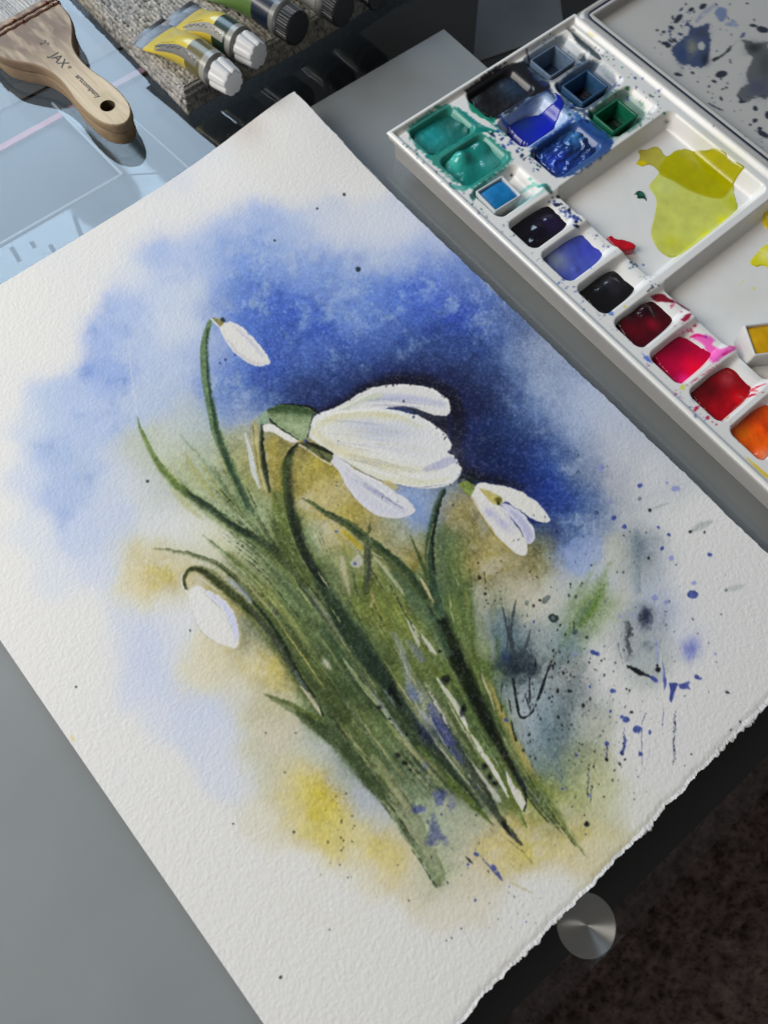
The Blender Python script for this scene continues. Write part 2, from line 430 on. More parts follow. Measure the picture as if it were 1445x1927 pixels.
# plain sheet
for x_, y_ in [(0,600),(50,650),(100,650),(130,610),(10,760),(0,860),(10,960),(20,1060),(90,1160),(170,1190),(150,560),(200,480),(260,430),(340,420),(420,370),(500,330),(560,280),(620,300),(560,200),(680,330),(560,350),(100,1250),(180,1290),(240,1380),(300,1440),(340,1500),(400,1560),(300,1560),(460,1620),(560,1640),(640,1680),(720,1740),(300,1650),(400,1700),(500,1760),(600,1800),(700,1860),(800,1800),(880,1780),(960,1720),(150,1400),(1000,1680),(1050,1660),(1180,1520),(1180,1440),(1240,1440),(1240,1340),(1300,1380),(1360,1300),(1420,1260),(1300,1300),(1380,1200),(1420,1120),(1340,1150),(1380,1060),(1300,1040),(1340,1000),(1270,1000),(1290,1100),(1280,1180),(1360,1240),(1160,1300),(1150,1250),(1150,1190),(1200,1400),(1180,1360),(1130,1260),(20,1130),(210,400),(60,560),(160,1130),(200,1230)]:
    UP.append((x_, y_, 219, 217, 213))
U('''300 480 160 178 222;360 470 172 187 222;400 505 158 176 222;450 430 168 184 222;500 425 160 178 222;555 435 172 187 220;600 430 200 206 218;650 450 205 209 217;
250 520 206 211 218;300 540 190 200 220;370 545 200 208 217;335 510 185 196 220;240 580 168 184 222;190 630 158 176 222;212 700 146 165 220;262 650 176 190 218;320 620 194 203 218;330 690 178 190 215;360 620 200 207 216;
100 770 178 192 218;60 800 195 204 218;150 760 172 187 220;100 850 165 182 218;55 900 196 204 220;115 930 168 183 218;200 800 174 188 220;150 1000 188 198 221;180 1080 198 205 221;60 1000 208 212 218;110 1090 208 212 219;230 880 194 201 214;215 960 190 199 217;160 880 172 187 216;260 760 180 192 215;300 750 174 188 214;
420 560 116 140 212;470 540 104 130 208;520 575 78 108 204;560 600 66 96 200;600 600 72 102 204;480 590 84 112 200;540 640 78 104 188;570 680 86 110 186;605 660 92 118 196;660 600 118 144 212;640 555 138 158 214;620 520 112 138 214;660 490 165 180 218;560 520 124 148 216;480 480 120 146 220;440 480 136 158 220;530 480 140 162 220;590 480 150 168 220;400 590 150 166 210;
700 560 104 132 212;740 560 92 120 212;780 540 66 98 210;820 540 84 110 212;850 525 108 130 208;865 580 50 76 190;900 605 66 88 182;945 625 96 116 178;780 600 84 112 204;720 620 96 122 202;680 640 86 112 196;640 660 70 96 182;700 670 66 88 160;620 700 54 74 142;660 705 48 62 116;740 690 50 64 122;800 700 46 54 94;850 718 42 46 74;880 765 30 32 52;855 790 34 31 44;925 760 34 44 88;890 740 34 36 60;930 800 34 48 100;900 830 32 42 84;940 860 30 42 92;980 910 32 52 130;1000 960 38 60 140;1040 970 44 68 150;990 800 76 98 156;980 850 44 64 132;590 730 44 56 104;560 742 50 64 120;520 732 70 90 158;480 742 98 118 176;440 720 78 104 192;450 690 108 132 206;420 690 132 152 212;480 700 62 88 182;520 690 66 92 182;430 770 120 140 196;462 790 152 166 202;400 660 152 167 212;360 660 176 188 216;410 730 130 148 200;
820 640 62 84 156;860 655 58 78 146;760 650 70 94 166;800 668 60 78 142;905 720 46 60 114;720 640 84 108 180;885 690 56 72 130;720 480 190 200 218;760 490 158 174 218;800 490 120 142 214;840 500 130 148 208;700 430 205 209 217;760 440 205 209 217;830 460 190 198 214;880 530 120 138 198;
900 660 54 74 146;960 680 108 128 176;930 720 64 86 148;980 740 118 136 182;900 800 38 58 120;950 790 54 76 142;1000 780 108 128 176;1050 760 152 164 194;960 830 34 54 116;920 850 34 48 94;900 885 28 38 78;870 860 34 38 62;960 885 28 40 96;1010 860 48 70 150;1050 840 98 118 168;1080 800 154 168 200;1030 900 42 70 166;1060 940 42 68 166;1090 945 72 94 164;1100 890 112 128 160;1120 850 156 166 188;1160 900 164 168 178;1180 960 184 186 188;1050 1000 54 76 140;1090 1000 108 128 174;1010 930 34 54 140;1120 960 128 144 172;1150 830 186 191 200;1200 900 205 205 206;1220 980 208 208 207;1050 700 146 158 188;1000 680 132 147 182;1020 720 150 163 192;1100 760 178 188 208;900 560 96 117 192;950 590 108 124 172;985 645 128 140 172;1160 860 195 198 203;1030 660 150 160 182;1140 800 182 190 206;
1090 1050 150 168 214;1060 1040 128 148 208;1130 1080 188 196 216;1000 1040 142 136 78;1030 1010 106 108 66;1020 1060 154 143 70;960 1060 168 158 112;1060 1095 194 195 196;1100 1110 168 180 156;1125 1135 140 158 110;1080 1170 140 156 144;1110 1160 130 150 96;1050 1210 122 144 146;1150 1050 200 198 174;1170 1120 210 208 192;1000 1130 200 195 172;1040 1140 200 200 192;960 1120 194 184 144;920 1120 178 168 112;900 1060 172 151 74;860 960 176 150 58;880 1000 150 140 72;850 1060 118 130 78;940 1030 182 162 96;925 960 152 157 152;840 930 132 148 176;
600 870 178 152 56;560 870 160 146 78;590 920 188 162 56;640 960 182 150 46;680 980 170 150 58;560 920 150 146 78;620 935 192 184 146;720 1010 150 156 132;760 1000 150 168 196;790 960 128 150 208;780 1040 160 150 66;740 1020 166 150 66;700 1000 170 161 100;640 1010 190 180 118;600 990 192 192 162;660 1060 150 156 118;
510 850 150 140 62;522 880 162 146 58;470 830 172 168 112;440 850 166 168 110;400 850 172 181 164;380 800 172 183 178;350 780 178 188 194;320 830 188 193 184;290 850 182 188 168;340 880 172 178 142;300 920 182 186 178;260 850 180 186 172;360 985 208 208 199;400 1020 208 206 184;330 1000 208 209 208;460 960 150 165 128;480 900 160 160 88;440 920 150 160 124;300 970 205 207 208;270 920 200 204 208;380 920 165 175 140;
280 1090 208 196 128;302 1080 204 188 108;330 1100 194 178 98;258 1105 218 208 164;240 1150 202 207 221;280 1180 196 203 222;270 1240 192 200 222;300 1285 196 203 222;330 1230 204 208 219;380 1235 216 209 172;400 1222 216 205 156;340 1180 208 211 219;335 1130 210 212 217;370 1275 216 209 176;430 1262 206 201 164;480 1240 207 192 98;500 1250 207 186 82;470 1210 150 150 118;500 1190 124 130 114;450 1305 206 203 192;400 1330 197 204 222;420 1400 206 209 221;380 1380 202 208 221;350 1330 197 204 222;300 1340 207 210 220;500 1320 192 187 140;480 1400 198 195 168;520 1380 208 198 166;430 1460 207 210 221;470 1470 212 213 220;320 1050 200 196 160;240 1220 200 206 221;260 1290 203 208 220;350 1160 214 213 213;310 1140 212 212 214;
560 1460 217 202 106;590 1480 218 192 62;602 1510 218 187 50;560 1520 217 207 140;530 1480 207 197 140;500 1460 193 193 168;620 1560 217 197 86;660 1572 217 207 130;720 1590 218 197 84;742 1602 217 192 84;700 1605 217 207 138;640 1450 170 176 176;690 1500 170 176 187;620 1420 176 180 176;580 1410 187 190 182;540 1430 192 190 160;720 1540 187 190 192;760 1570 207 205 187;780 1602 214 207 172;800 1650 217 208 174;850 1700 217 210 192;690 1640 217 212 192;500 1540 214 210 192;
900 1700 214 208 187;880 1640 207 200 166;930 1600 212 192 118;1000 1590 217 197 96;1010 1560 207 187 98;1060 1600 217 202 130;1100 1602 217 207 150;1120 1560 207 200 130;1080 1500 170 176 108;1050 1440 130 147 120;1040 1380 108 130 142;1020 1320 130 150 158;1060 1330 124 136 142;1080 1270 142 147 142;1100 1300 154 160 160;1060 1390 114 131 132;1090 1420 154 160 132;1110 1450 180 180 122;1130 1480 200 200 152;1140 1520 197 197 154;1120 1360 192 192 170;1100 1350 156 161 156;980 1250 58 74 84;970 1200 90 111 122;940 1150 110 126 132;930 1120 130 139 124;1010 1200 176 181 176;1020 1270 164 170 166;990 1340 178 184 190;1000 1300 164 174 180;960 1290 110 126 126;990 1380 152 163 170;1010 1420 130 147 154;1140 1600 214 210 170;1060 1540 206 200 150;
1200 1050 132 144 150;1205 1030 120 132 144;1200 1100 170 178 186;1215 1160 98 110 134;1180 1200 146 151 152;1222 1200 172 178 174;1200 1250 178 184 178;1230 1130 186 193 210;1255 1160 198 203 214;1230 1050 196 199 203;1170 1050 200 198 186;
560 1000 108 126 68;600 1080 98 120 68;640 1100 126 137 84;700 1120 120 131 62;740 1150 126 137 68;780 1200 114 129 62;660 1200 72 94 68;620 1160 94 116 80;560 1120 110 132 94;500 1050 142 158 110;540 1080 120 142 94;580 1250 88 106 62;650 1300 82 105 58;700 1250 56 78 62;720 1330 94 111 58;760 1280 94 111 58;800 1320 110 120 124;660 1360 104 121 68;700 1400 108 126 78;620 1350 94 116 74;680 1420 68 95 62;740 1450 94 111 74;760 1500 130 147 114;800 1560 150 162 134;820 1640 150 162 130;840 1400 76 88 112;860 1460 88 105 78;900 1400 98 121 66;870 1280 110 132 56;920 1250 104 127 56;880 1180 94 116 74;860 1120 78 106 80;820 1100 88 110 84;840 1020 78 106 80;930 1350 94 117 50;960 1450 94 112 46;1000 1500 130 142 56;1030 1540 130 142 68;900 1500 130 142 110;850 1540 165 172 152;880 1560 187 185 152;460 1080 160 170 130;430 1060 196 196 166;430 1100 168 160 100;470 1110 176 160 84;520 1140 120 136 80;550 1180 98 114 62''')
CAN = underpaint(UP)
# granulating pigment, stronger where the wash is dark
_dk = np.clip((WH.mean()-CAN.mean(-1))/150, 0, 1)
CAN *= (1+(_dk*(.10*N_sm+.10*N_fine+.07*N_mid)))[..., None]
# mottled blooms inside the blue washes
_bl = sm(CAN[..., 2]-CAN[..., 0], 15, 70)*(1-sm(_dk, .75, .95))
_q = np.roll(N_mid, 97, 0)*.8+.5*fbm(31, 24, 3)+.25*N_fine
CAN += (WH*np.array([.84, .90, 1.0], np.float32)-CAN)*(sm(_q, .0, .8)*_bl*.46)[..., None]
_q = np.roll(N_mid2, 31, 1)*.8+.5*fbm(37, 24, 3)+.25*N_fine
CAN += (CAN*np.array([.66, .74, .93], np.float32)-CAN)*(sm(_q, .0, .8)*_bl*.62)[..., None]
_lum = CAN.mean(-1, keepdims=True)
CAN = _lum+(CAN-_lum)*.94
_bq = sm(CAN[..., 2]-CAN[..., 0], 20, 90)
CAN[..., 0] *= 1-(.02+.12*_dk)*_bq
_yl = sm(CAN[..., 0]-CAN[..., 2], 20, 70)
_q = fbm(61, 40, 4)+.3*N_sm
CAN += (WH*np.array([.95, .95, .90], np.float32)-CAN)*(sm(_q, .05, .7)*_yl*.42)[..., None]
_q = fbm(67, 36, 4)+.3*N_sm
CAN += (CAN*np.array([.97, .945, .60], np.float32)-CAN)*(sm(_q, .05, .7)*_yl*.55)[..., None]
DG=(44,60,40); MG=(84,104,58); LO=(138,146,80); BK=(24,30,28); PALE=(170,180,140); WT=(216,213,204); SK=(150,150,120)
def ST(s, col, al=.9, fl=1.2, fr=1.2, **k):
    stroke([tuple(float(v) for v in q.split()) for q in s.split(',')], col, al, fl, fr, **k)
def PO(s, col, al=1., f=1., **k):
    poly([tuple(float(v) for v in q.split()) for q in s.split(',')], col, al, f, **k)
# ---- broad leaves, back to front
ST('300 880 4,340 915 9,390 955 11,440 990 12,500 1030 14,560 1075 16,600 1110 18',(120,138,78),.55,7,10)
ST('340 820 1,390 875 3,423 920 4,467 975 5,500 1015 5',(105,128,95),.5,4,4)
ST('258 785 .8,264 805 3,276 832 5,296 868 6,325 905 7,352 930 7',(108,128,66),.9,1.5,4)
ST('335 912 4,368 938 6,409 966 7,442 990 7,497 1022 8,538 1052 9,575 1082 8',(38,54,40),.85,2.5,7,fade=(.15,.25))
ST('419 970 1,455 989 1.2,480 1003 1',(170,178,140),.6)
ST('500 1030 20,540 1080 26,590 1140 30,640 1210 34,690 1280 36,740 1350 34,790 1410 28,850 1470 20,900 1520 10',(84,100,58),.40,16,16)
ST('440 1050 10,480 1095 16,520 1150 18,560 1210 20,600 1270 22,650 1340 24,700 1400 22',(104,116,66),.42,12,12)
ST('545 1040 10,560 1090 12,590 1140 14,620 1190 14,650 1240 14',(110,128,70),.5,8,8)
ST('655 1040 14,665 1090 18,690 1150 22,730 1220 24,770 1290 22,810 1350 16',(116,126,58),.5,10,10)
ST('690 1100 20,740 1160 24,780 1230 22,830 1310 16,880 1390 12,930 1470 8,985 1550 3',(112,124,56),.6,8,8)
ST('836 985 6,848 1040 20,860 1120 28,872 1180 26,884 1240 26,905 1300 26,930 1350 24,955 1400 22,985 1450 17,1020 1500 12,1060 1556 6,1100 1610 1.5',(98,118,58),.7,9,2.0,fade=(.22,0))
ST('870 990 6,876 1050 14,880 1110 16',(140,138,70),.4,9,9,fade=(.3,.3))

# ---- fine streaks that follow the growth of the clump
GD = [[(500,1305),(590,1355),(650,1420),(700,1485),(760,1565),(825,1665)],[(300,1035),(410,1062),(500,1160),(580,1270),(660,1390),(770,1540)],[(262,790),(340,915),(500,1030),(620,1180),(730,1350),(850,1500)],[(400,760),(430,880),(500,1010),(620,1160),(740,1330),(870,1490)],[(540,880),(548,960),(590,1070),(680,1220),(780,1370),(905,1520)],[(600,955),(737,1055),(810,1135),(860,1240),(930,1380),(1000,1510)],[(822,955),(812,1080),(850,1200),(900,1330),(960,1440),(1040,1550)],[(862,1000),(885,1150),(908,1270),(960,1400),(1020,1500),(1095,1605)]]
GS = [spline(g_, 10) for g_ in GD]
def streaks(n, cols, tmin, tmax, w0, w1, a0, a1, seed, feather=(.8, 2.2), gmin=0, gmax=7):
    r_ = np.random.RandomState(seed)
    for k in range(n):
        f = gmin+r_.rand()*(gmax-gmin-.001); i = int(f); f -= i
        C_ = GS[i]*(1-f)+GS[i+1]*f
        t0 = tmin+(tmax-tmin)*r_.rand(); ln = .05+.22*r_.rand()**1.5; t1 = min(1., t0+ln)
        q = C_[int(t0*50):max(int(t1*50), int(t0*50)+3)+1][::2]
        if len(q) < 2: continue
        wd = w0+(w1-w0)*r_.rand()**2; q = q+r_.randn(2)*2
        m_ = len(q); ww = wd*np.sin(np.linspace(.25, pi_-.12, m_))
        fe = feather[0]+(feather[1]-feather[0])*r_.rand()
        stroke([(x, y, max(w_, .3)) for (x, y), w_ in zip(q, ww)], cols[r_.randint(len(cols))], a0+(a1-a0)*r_.rand(), fe*.6, fe*1.6, rough=1.2, keep=True)
pi_ = math.pi
streaks(200, [(144,148,70),(170,164,74),(112,130,66),(180,180,118),(90,112,56),(134,148,120)], .12, .85, 2, 8, .28, .62, 1, (2, 6), 1, 7)
streaks(130, [(46,58,34),(60,78,48),(36,50,38),(70,82,44)], .25, .92, 1.2, 5, .2, .45, 2, (2, 4.5))
# right leaf, dark heart
ST('800 1110 9,812 1136 12,826 1160 14,840 1194 15,856 1232 16,873 1268 16,890 1305 15,909 1342 14,930 1380 12,946 1416 10',(24,33,22),.93,8,9,fade=(.08,.1))
ST('905 1345 7,930 1385 8,946 1416 8,962 1442 6,978 1470 5,992 1500 3',(28,34,24),.9,2,5)
ST('971 1455 2.5,985 1480 2.5,990 1505 2.2,987 1527 2',(36,42,48),.9)
ST('990 1493 1.2,1011 1524 1.6,1030 1548 1',(40,50,36),.85)
ST('905 1268 1.6,914 1290 2.6,922 1310 2,930 1335 1',(205,200,150),.8)
ST('912 1262 3,930 1312 5,950 1358 6,972 1404 7,1000 1455 8,1024 1496 3',(208,180,84),.6,1.5,9,fade=(.15,.35))
# stem under the small flower
ST('833 922 4,822 955 6,813 991 7,809 1038 8,810 1080 9,814 1116 11,826 1155 12',(62,84,62),.92,1.3,5)
ST('836 922 2,824 958 3,816 991 3,815 1030 3,817 1070 3',(26,38,30),.85,2,3)
ST('815 985 .8,808 1020 1,804 1060 1,806 1090 .8',(178,170,110),.6)
ST('826 990 3,832 1050 8,838 1110 10',(96,116,84),.5,3,8)
# long leaf crossing in front
ST('569 937 .8,590 949 4,615 965 6,643 981 8,671 999 9,704 1026 11,737 1055 13,765 1084 14,790 1112 13,808 1134 7',(84,98,58),.82,1.4,4,rough=1.2)
ST('600 955 2,643 979 3,690 1012 4,737 1047 5,775 1086 6,800 1122 6',(46,66,46),.75,2,4)
ST('610 968 .8,655 993 .8,700 1030 .8',(42,54,40),.6)
ST('740 1080 9,780 1130 12,815 1180 12,840 1230 10',(80,106,80),.6,4,9)
ST('706 1050 2,725 1072 3,745 1098 3,762 1120 1.5',(178,178,146),.75,1.5,1.5,rough=1.2)
ST('700 1040 .8,716 1048 1.2,728 1060 .8',(200,190,120),.7)
# small leaf and slivers
PO('769 1003,782 1024,795 1052,806 1080,808 1100,800 1090,788 1058,779 1030',(94,110,58),.95,1.)
ST('780 1030 .6,793 1060 .8,805 1092 .8',(50,60,40),.7)
ST('793 1090 2,802 1110 3.5,809 1124 3,814 1136 .8',(206,190,128),.92,1,1)
ST('696 984 .5,695 995 3,694 1004 1',(80,92,50),.8)
ST('688 1028 4,692 1050 8,692 1080 8,688 1112 7',(82,92,60),.8,4,1.5)
ST('694 1030 2,695 1060 3,692 1090 3',(56,60,58),.7,3,2)
ST('664 1078 2,668 1100 3,672 1120 2',(70,78,60),.6,2,3)
PO('664 1050,674 1044,681 1050,680 1064,668 1068,660 1062',(182,180,166),.85,1.5)
ST('643 1050 5,648 1078 6,657 1116 3',(196,186,150),.65,3,4)
ST('647 1001 4,662 1014 6,680 1032 4',(188,156,36),.85,3,2)
ST('700 1082 2,708 1100 3,716 1110 2',(186,168,90),.6,2,2,dry=.5)
ST('699 1118 3,702 1130 4,698 1142 2',(186,172,110),.6,2,2)
PO('762 1160,783 1182,790 1205,788 1222,772 1186',(186,186,166),.85,1.2,sp=False)
PO('789 1188,808 1210,820 1230,808 1226,798 1208',(190,188,172),.85,1.2,sp=False)
ST('740 1193 5,756 1225 8,768 1270 9,774 1310 6',(140,146,152),.6,4,5)
ST('768 1205 4,784 1228 9,796 1244 5',(116,122,142),.65,5,5)
ST('745 1205 1,760 1245 1.5,770 1285 2',(186,186,176),.6,dry=.5)
# main dark stems in the middle
ST('592 1070 8,606 1100 12,629 1140 15,650 1178 17,680 1226 18,707 1262 18,732 1290 14',(38,56,42),.8,9,8)
ST('561 835 3,547 852 6,540 878 8,540 910 9,545 950 10,556 990 10,570 1030 10,590 1070 8,612 1102 3',(34,44,34),.92,7,1.2)
ST('545 860 6,528 900 12,526 950 15,534 1000 18,550 1050 18,575 1090 14',(92,108,50),.6,8,6)
ST('599 1077 .6,608 1090 1.6,618 1106 .6',(205,198,160),.85)
ST('560 1105 .8,574 1124 1.8,586 1143 .8',(188,184,128),.75)
ST('540 1074 .5,553 1088 1.6,560 1102 .6',(190,184,120),.7)
ST('610 1180 8,650 1240 12,690 1300 12,730 1350 10',(60,84,58),.6,7,7)
ST('700 1240 10,730 1290 12,764 1342 11,800 1392 10,840 1440 8,880 1490 6,905 1520 3',(42,56,44),.8,4,4)
ST('715 1300 8,750 1350 10,790 1405 8,834 1442 7,868 1482 6,893 1507 3',(48,64,42),.75,3,3)
ST('736 1285 3,742 1305 5,756 1330 4',(20,24,22),.8,4,3)
ST('789 1409 6,824 1449 9,860 1484 9,890 1514 7,924 1549 2',(92,112,44),.85,1.5,2.5)
ST('794 1424 .8,807 1436 2,820 1448 1',(196,170,48),.8)
ST('818 1345 6,849 1393 9,874 1437 11,899 1480 11,924 1516 8,949 1552 6,980 1588 2.5',(62,72,58),.85,1.5,3,rough=1.)
ST('812 1330 8,832 1370 10,850 1400 8',(78,84,132),.8,3,4)
ST('815 1256 3,840 1303 5,868 1356 6,899 1402 6,943 1468 5,965 1500 4,990 1556 2',(112,126,54),.85,1,1.3)
ST('646 1238 1,660 1260 4,674 1282 5,697 1308 5.5,724 1338 5,744 1366 4,769 1392 2.5',(152,166,122),.9,1,1)
ST('642 1240 .7,668 1280 .9,694 1314 .9,724 1348 .9,760 1392 .7',(26,34,26),.8)
ST('686 1262 .8,698 1282 2,712 1301 .8',(150,164,118),.8)
ST('720 1298 1,734 1316 2.4,745 1332 1.2',(126,130,90),.7)
ST('769 1297 1,780 1320 1.8,791 1343 1',(196,194,170),.8)
ST('818 1368 .8,830 1388 1.4,842 1408 .8',(204,198,150),.8)
# violet-blue patches between the stems
for x_,y_,rx_,ry_,c_,a_ in [(781,1306,12,24,(108,118,166),55),(800,1348,10,20,(160,164,178),55),(824,1362,10,28,(66,74,126),55),(800,1382,10,24,(44,54,82),55),(860,1420,8,20,(86,92,136),55)]:
    blob(x_,y_,rx_,ry_,c_,.75,a_-90,pw=1.6)
ST('762 1250 2,775 1285 4,790 1310 5,806 1345 5,820 1372 2',(190,190,178),.6,2,2,dry=.75,rough=1.5)
ST('800 1285 2,816 1318 4,834 1350 4,846 1372 1',(196,194,182),.75,1.5,1.5,dry=.6,rough=1.5)
# white reserved slivers right of centre
ST('793 1198 1,806 1214 4,820 1232 2',(198,195,180),.85)
ST('822 1276 1.5,838 1300 4,856 1326 5,872 1356 4,882 1379 .8',WT,.93,1,1)
ST('886 1383 1.5,899 1404 4.5,914 1428 4.5,937 1464 4,957 1500 1.5',WT,.93,1,1)
PO('950 1446,964 1470,980 1492,990 1512,982 1526,968 1502,956 1474',WT,.93,1,sp=False)
ST('888 1440 2,904 1462 7,922 1486 8,938 1506 5',(188,186,172),.85,2,4,rough=1.5)
ST('880 1430 2,896 1456 3,914 1486 4,930 1512 2',(40,46,34),.75,1,2)
ST('946 1552 3,958 1568 4,975 1584 2',(64,66,72),.7,2,2)
ST('945 1548 4,952 1558 4,960 1570 1',(30,32,30),.9)
# lower left bud stem, the leaf over it
ST('352 1074 4,375 1071 8,400 1086 10,430 1112 11,470 1150 12,510 1200 12,545 1252 12,580 1306 10,612 1352 4',(110,118,66),.7,3,4)
ST('350 1107 4,345 1090 5,352 1075 5,369 1070 5,392 1082 6,419 1104 7,455 1134 7,491 1168 6,524 1209 5,552 1253 4,580 1302 3,606 1342 1.5',(58,66,34),.88,2.5,3)
ST('372 1085 1.2,392 1098 1.5,410 1112 1',(206,204,190),.7)
ST('286 1031 .7,314 1035 2,342 1039 3,375 1047 4,408 1061 4.5,436 1083 5,464 1113 6,491 1144 8,519 1176 10,547 1214 13,580 1262 16,612 1306 18,650 1350 14',(80,94,50),.75,1.4,5,rough=1.2)
ST('408 1062 1,436 1086 1.5,464 1118 2,500 1160 3,530 1205 4,557 1262 5,582 1304 5,602 1336 3,613 1352 1',(30,42,30),.85,2,3)
ST('470 1140 3,500 1180 6,530 1225 6,555 1270 5',(78,84,72),.7,4,4)
ST('430 1092 4,452 1110 7,470 1130 5',(150,158,186),.6,3,3)
ST('524 1168 .8,552 1209 1.6,580 1250 1.8,610 1296 1',(190,182,94),.75,rough=1.)
ST('546 1180 .6,575 1225 .8,605 1262 .8,640 1310 .6',(40,48,34),.55)
blob(614,1250,6,13,(188,184,166),.85,-35,pw=2)
blob(518,1152,5,9,(84,86,92),.7,-35,pw=1.6)
ST('566 1292 1.5,582 1310 3.5,595 1328 3.5,607 1351 .8',(202,192,158),.9,1,1)
ST('556 1264 3,566 1282 4,578 1298 2',(130,136,138),.7,2,2)
# lower left edge leaf
PO('496 1304,530 1314,566 1330,594 1346,620 1352,655 1372,692 1414,724 1450,760 1498,790 1538,815 1588,832 1628,838 1650,821 1672,806 1641,786 1609,762 1576,739 1541,719 1509,689 1479,669 1452,644 1419,617 1394,592 1375,562 1350,530 1330',(98,112,70),.58,3.,rough=2.2)
ST('560 1340 5,592 1362 9,620 1384 12,650 1412 15,676 1444 15,700 1476 13,726 1506 10',(60,76,42),.7,1.8,9,rough=1.6)
ST('726 1510 6,752 1548 7,780 1590 6,806 1634 4,822 1666 2',(104,122,90),.5,1.5,6,rough=1.6)
ST('739 1540 1.2,762 1572 1.4,790 1610 1.2,815 1650 1',(150,165,140),.6)
ST('500 1308 2,540 1322 4,575 1340 5,605 1354 4',(92,104,44),.7,3,3)
ST('745 1500 14,775 1550 18,805 1600 16,825 1640 8',(168,170,140),.45,9,9)
for q_ in ['700 1488 .8,717 1508 1.5,735 1536 1.2,748 1556 .8','775 1598 1,796 1630 1.6,812 1656 1.4,820 1670 1']: ST(q_,(40,58,40),.75,rough=1.6)
ST('600 1376 .6,614 1392 1,630 1408 1',(44,60,40),.7)
for q_,w_ in [('659 1385 .8,672 1404 1.8,689 1422 .8',PALE),('689 1434 .8,700 1446 2.6,714 1458 1',(168,182,164)),('664 1356 .6,676 1370 1.4,690 1380 .6',PALE)]: ST(q_,w_,.8)
for q_ in ['717 1414 .6,732 1439 .9','734 1377 .9,762 1408 1.2,794 1442 1.2,824 1475 .8','739 1469 .9,760 1498 1,781 1527 1','690 1427 1,703 1441 1','775 1352 .8,800 1385 1,836 1424 .9','830 1350 .7,845 1375 .7','760 1420 .7,800 1468 .9,846 1520 .7']: ST(q_,(34,42,32),.75,rough=1.)
ST('738 1380 .7,766 1411 1,797 1445 1,826 1478 .7',(190,188,150),.6)
ST('772 1440 2,800 1474 3,830 1504 3,860 1530 2',(190,186,158),.6,2,2,dry=.7,rough=1.6)
ST('700 1426 6,735 1466 9,765 1510 9',(150,150,112),.5,5,5)
for x_,y_,rx_,ry_,a_,c_ in [(786,1521,11,9,30,(72,80,152)),(826,1502,11,18,-25,(80,88,150)),(800,1440,6,8,0,(84,92,140)),(850,1512,6,12,-40,(110,114,150))]: 
    poly([(x_+rx_*1.1*math.cos(t_)*(1+.3*math.sin(3*t_+x_)),y_+ry_*1.1*math.sin(t_)*(1+.25*math.cos(2*t_+y_))) for t_ in np.linspace(0,6.28,13)[:-1]],c_,.62,4.5,rough=3.)
PO('812 1534,822 1550,842 1580,838 1588,829 1583,820 1592,803 1590,808 1560',(70,78,130),.6,6,rough=4.)

streaks(260, [(38,50,34),(52,66,40),(30,38,32),(64,74,46)], .22, .95, .5, 1.4, .35, .75, 3, (.6, 1.2))
streaks(80, [(156,154,84),(172,164,92),(140,148,96),(150,158,130)], .2, .9, 2, 5, .2, .5, 9, (1.5, 4), 1, 7)
streaks(200, [(186,180,120),(200,192,150),(170,172,118),(196,176,96),(150,160,120)], .22, .93, .5, 1.8, .3, .7, 4, (.6, 1.2))
streaks(60, [(110,118,146),(96,104,134),(134,142,156),(84,92,110)], .45, .92, 1, 5, .25, .5, 5, (1.5, 3), 2, 6)
streaks(70, [(34,52,32),(44,66,38),(30,46,34),(56,78,44)], .2, .88, 2, 5, .15, .38, 8, (2, 5))
streaks(30, [(204,200,178),(212,208,196)], .55, .92, .8, 2.4, .4, .75, 6, (.6, 1.), 3, 6)
# ---- pedicels of the tall flower
ST('462 815 1,470 850 4,478 888 5,488 918 2',(204,207,217),.9,1.5,1.5)
ST('480 795 4,482 838 4,488 888 4,501 928 1.5',(188,178,104),.9,1.2,2)
ST('476 800 1,480 840 1,486 884 1,498 926 .8',(96,92,50),.55)
ST('494 795 3,493 826 4,496 860 5,500 892 5,507 924 2',(38,48,34),.92,1.5,4)
ST('514 830 9,516 870 10,522 915 8',(172,148,62),.65,6,6)
ST('500 790 2,486 788 4,480 798 2',(150,155,140),.7,3,2)
# tall stem with the small bud
ST('396 604 4,388 629 6,384 657 7,385 698 7,393 748 8,404 798 9,415 835 9,431 872 9,451 920 10,470 961 11,492 1000 10',(104,130,90),.9,4,2,fade=(0,.25))
ST('392 620 2,390 660 2.5,394 720 3,404 785 4,416 836 5,430 872 5,446 910 4,466 955 3',(46,66,48),.78,4,2)
ST('398 700 1,402 730 1.5,404 745 1',(150,170,180),.5)
ST('420 850 2,440 890 3,460 930 4,478 970 3',(58,78,62),.6,3,3)
for x_,y_ in [(414,683),(424,677),(444,668)]: dot(x_,y_,2.6,(64,84,140),.8)
# ---- small upper bud
PO('413 614,420 609,437 607,459 620,484 643,503 664,511 679,505 687,484 689,465 680,442 663,423 638',(216,213,208),1.,1.1,rough=1.4)
ST('440 615 1,470 640 3,495 668 3',(190,190,202),.8,5,2); ST('430 640 2,450 664 3,480 684 3,500 682 2',(188,186,188),.6,2,4)
ST('445 609 .5,475 634 .8,505 668 .6',(230,228,224),.9)
PO('398 597,408 600,422 606,416 616,406 608',(150,140,70),.9,1); dot(420,603,4,(38,52,44),.85,1.4,30); ST('396 600 .8,405 608 1.4,416 620 1',(226,224,215),.9)
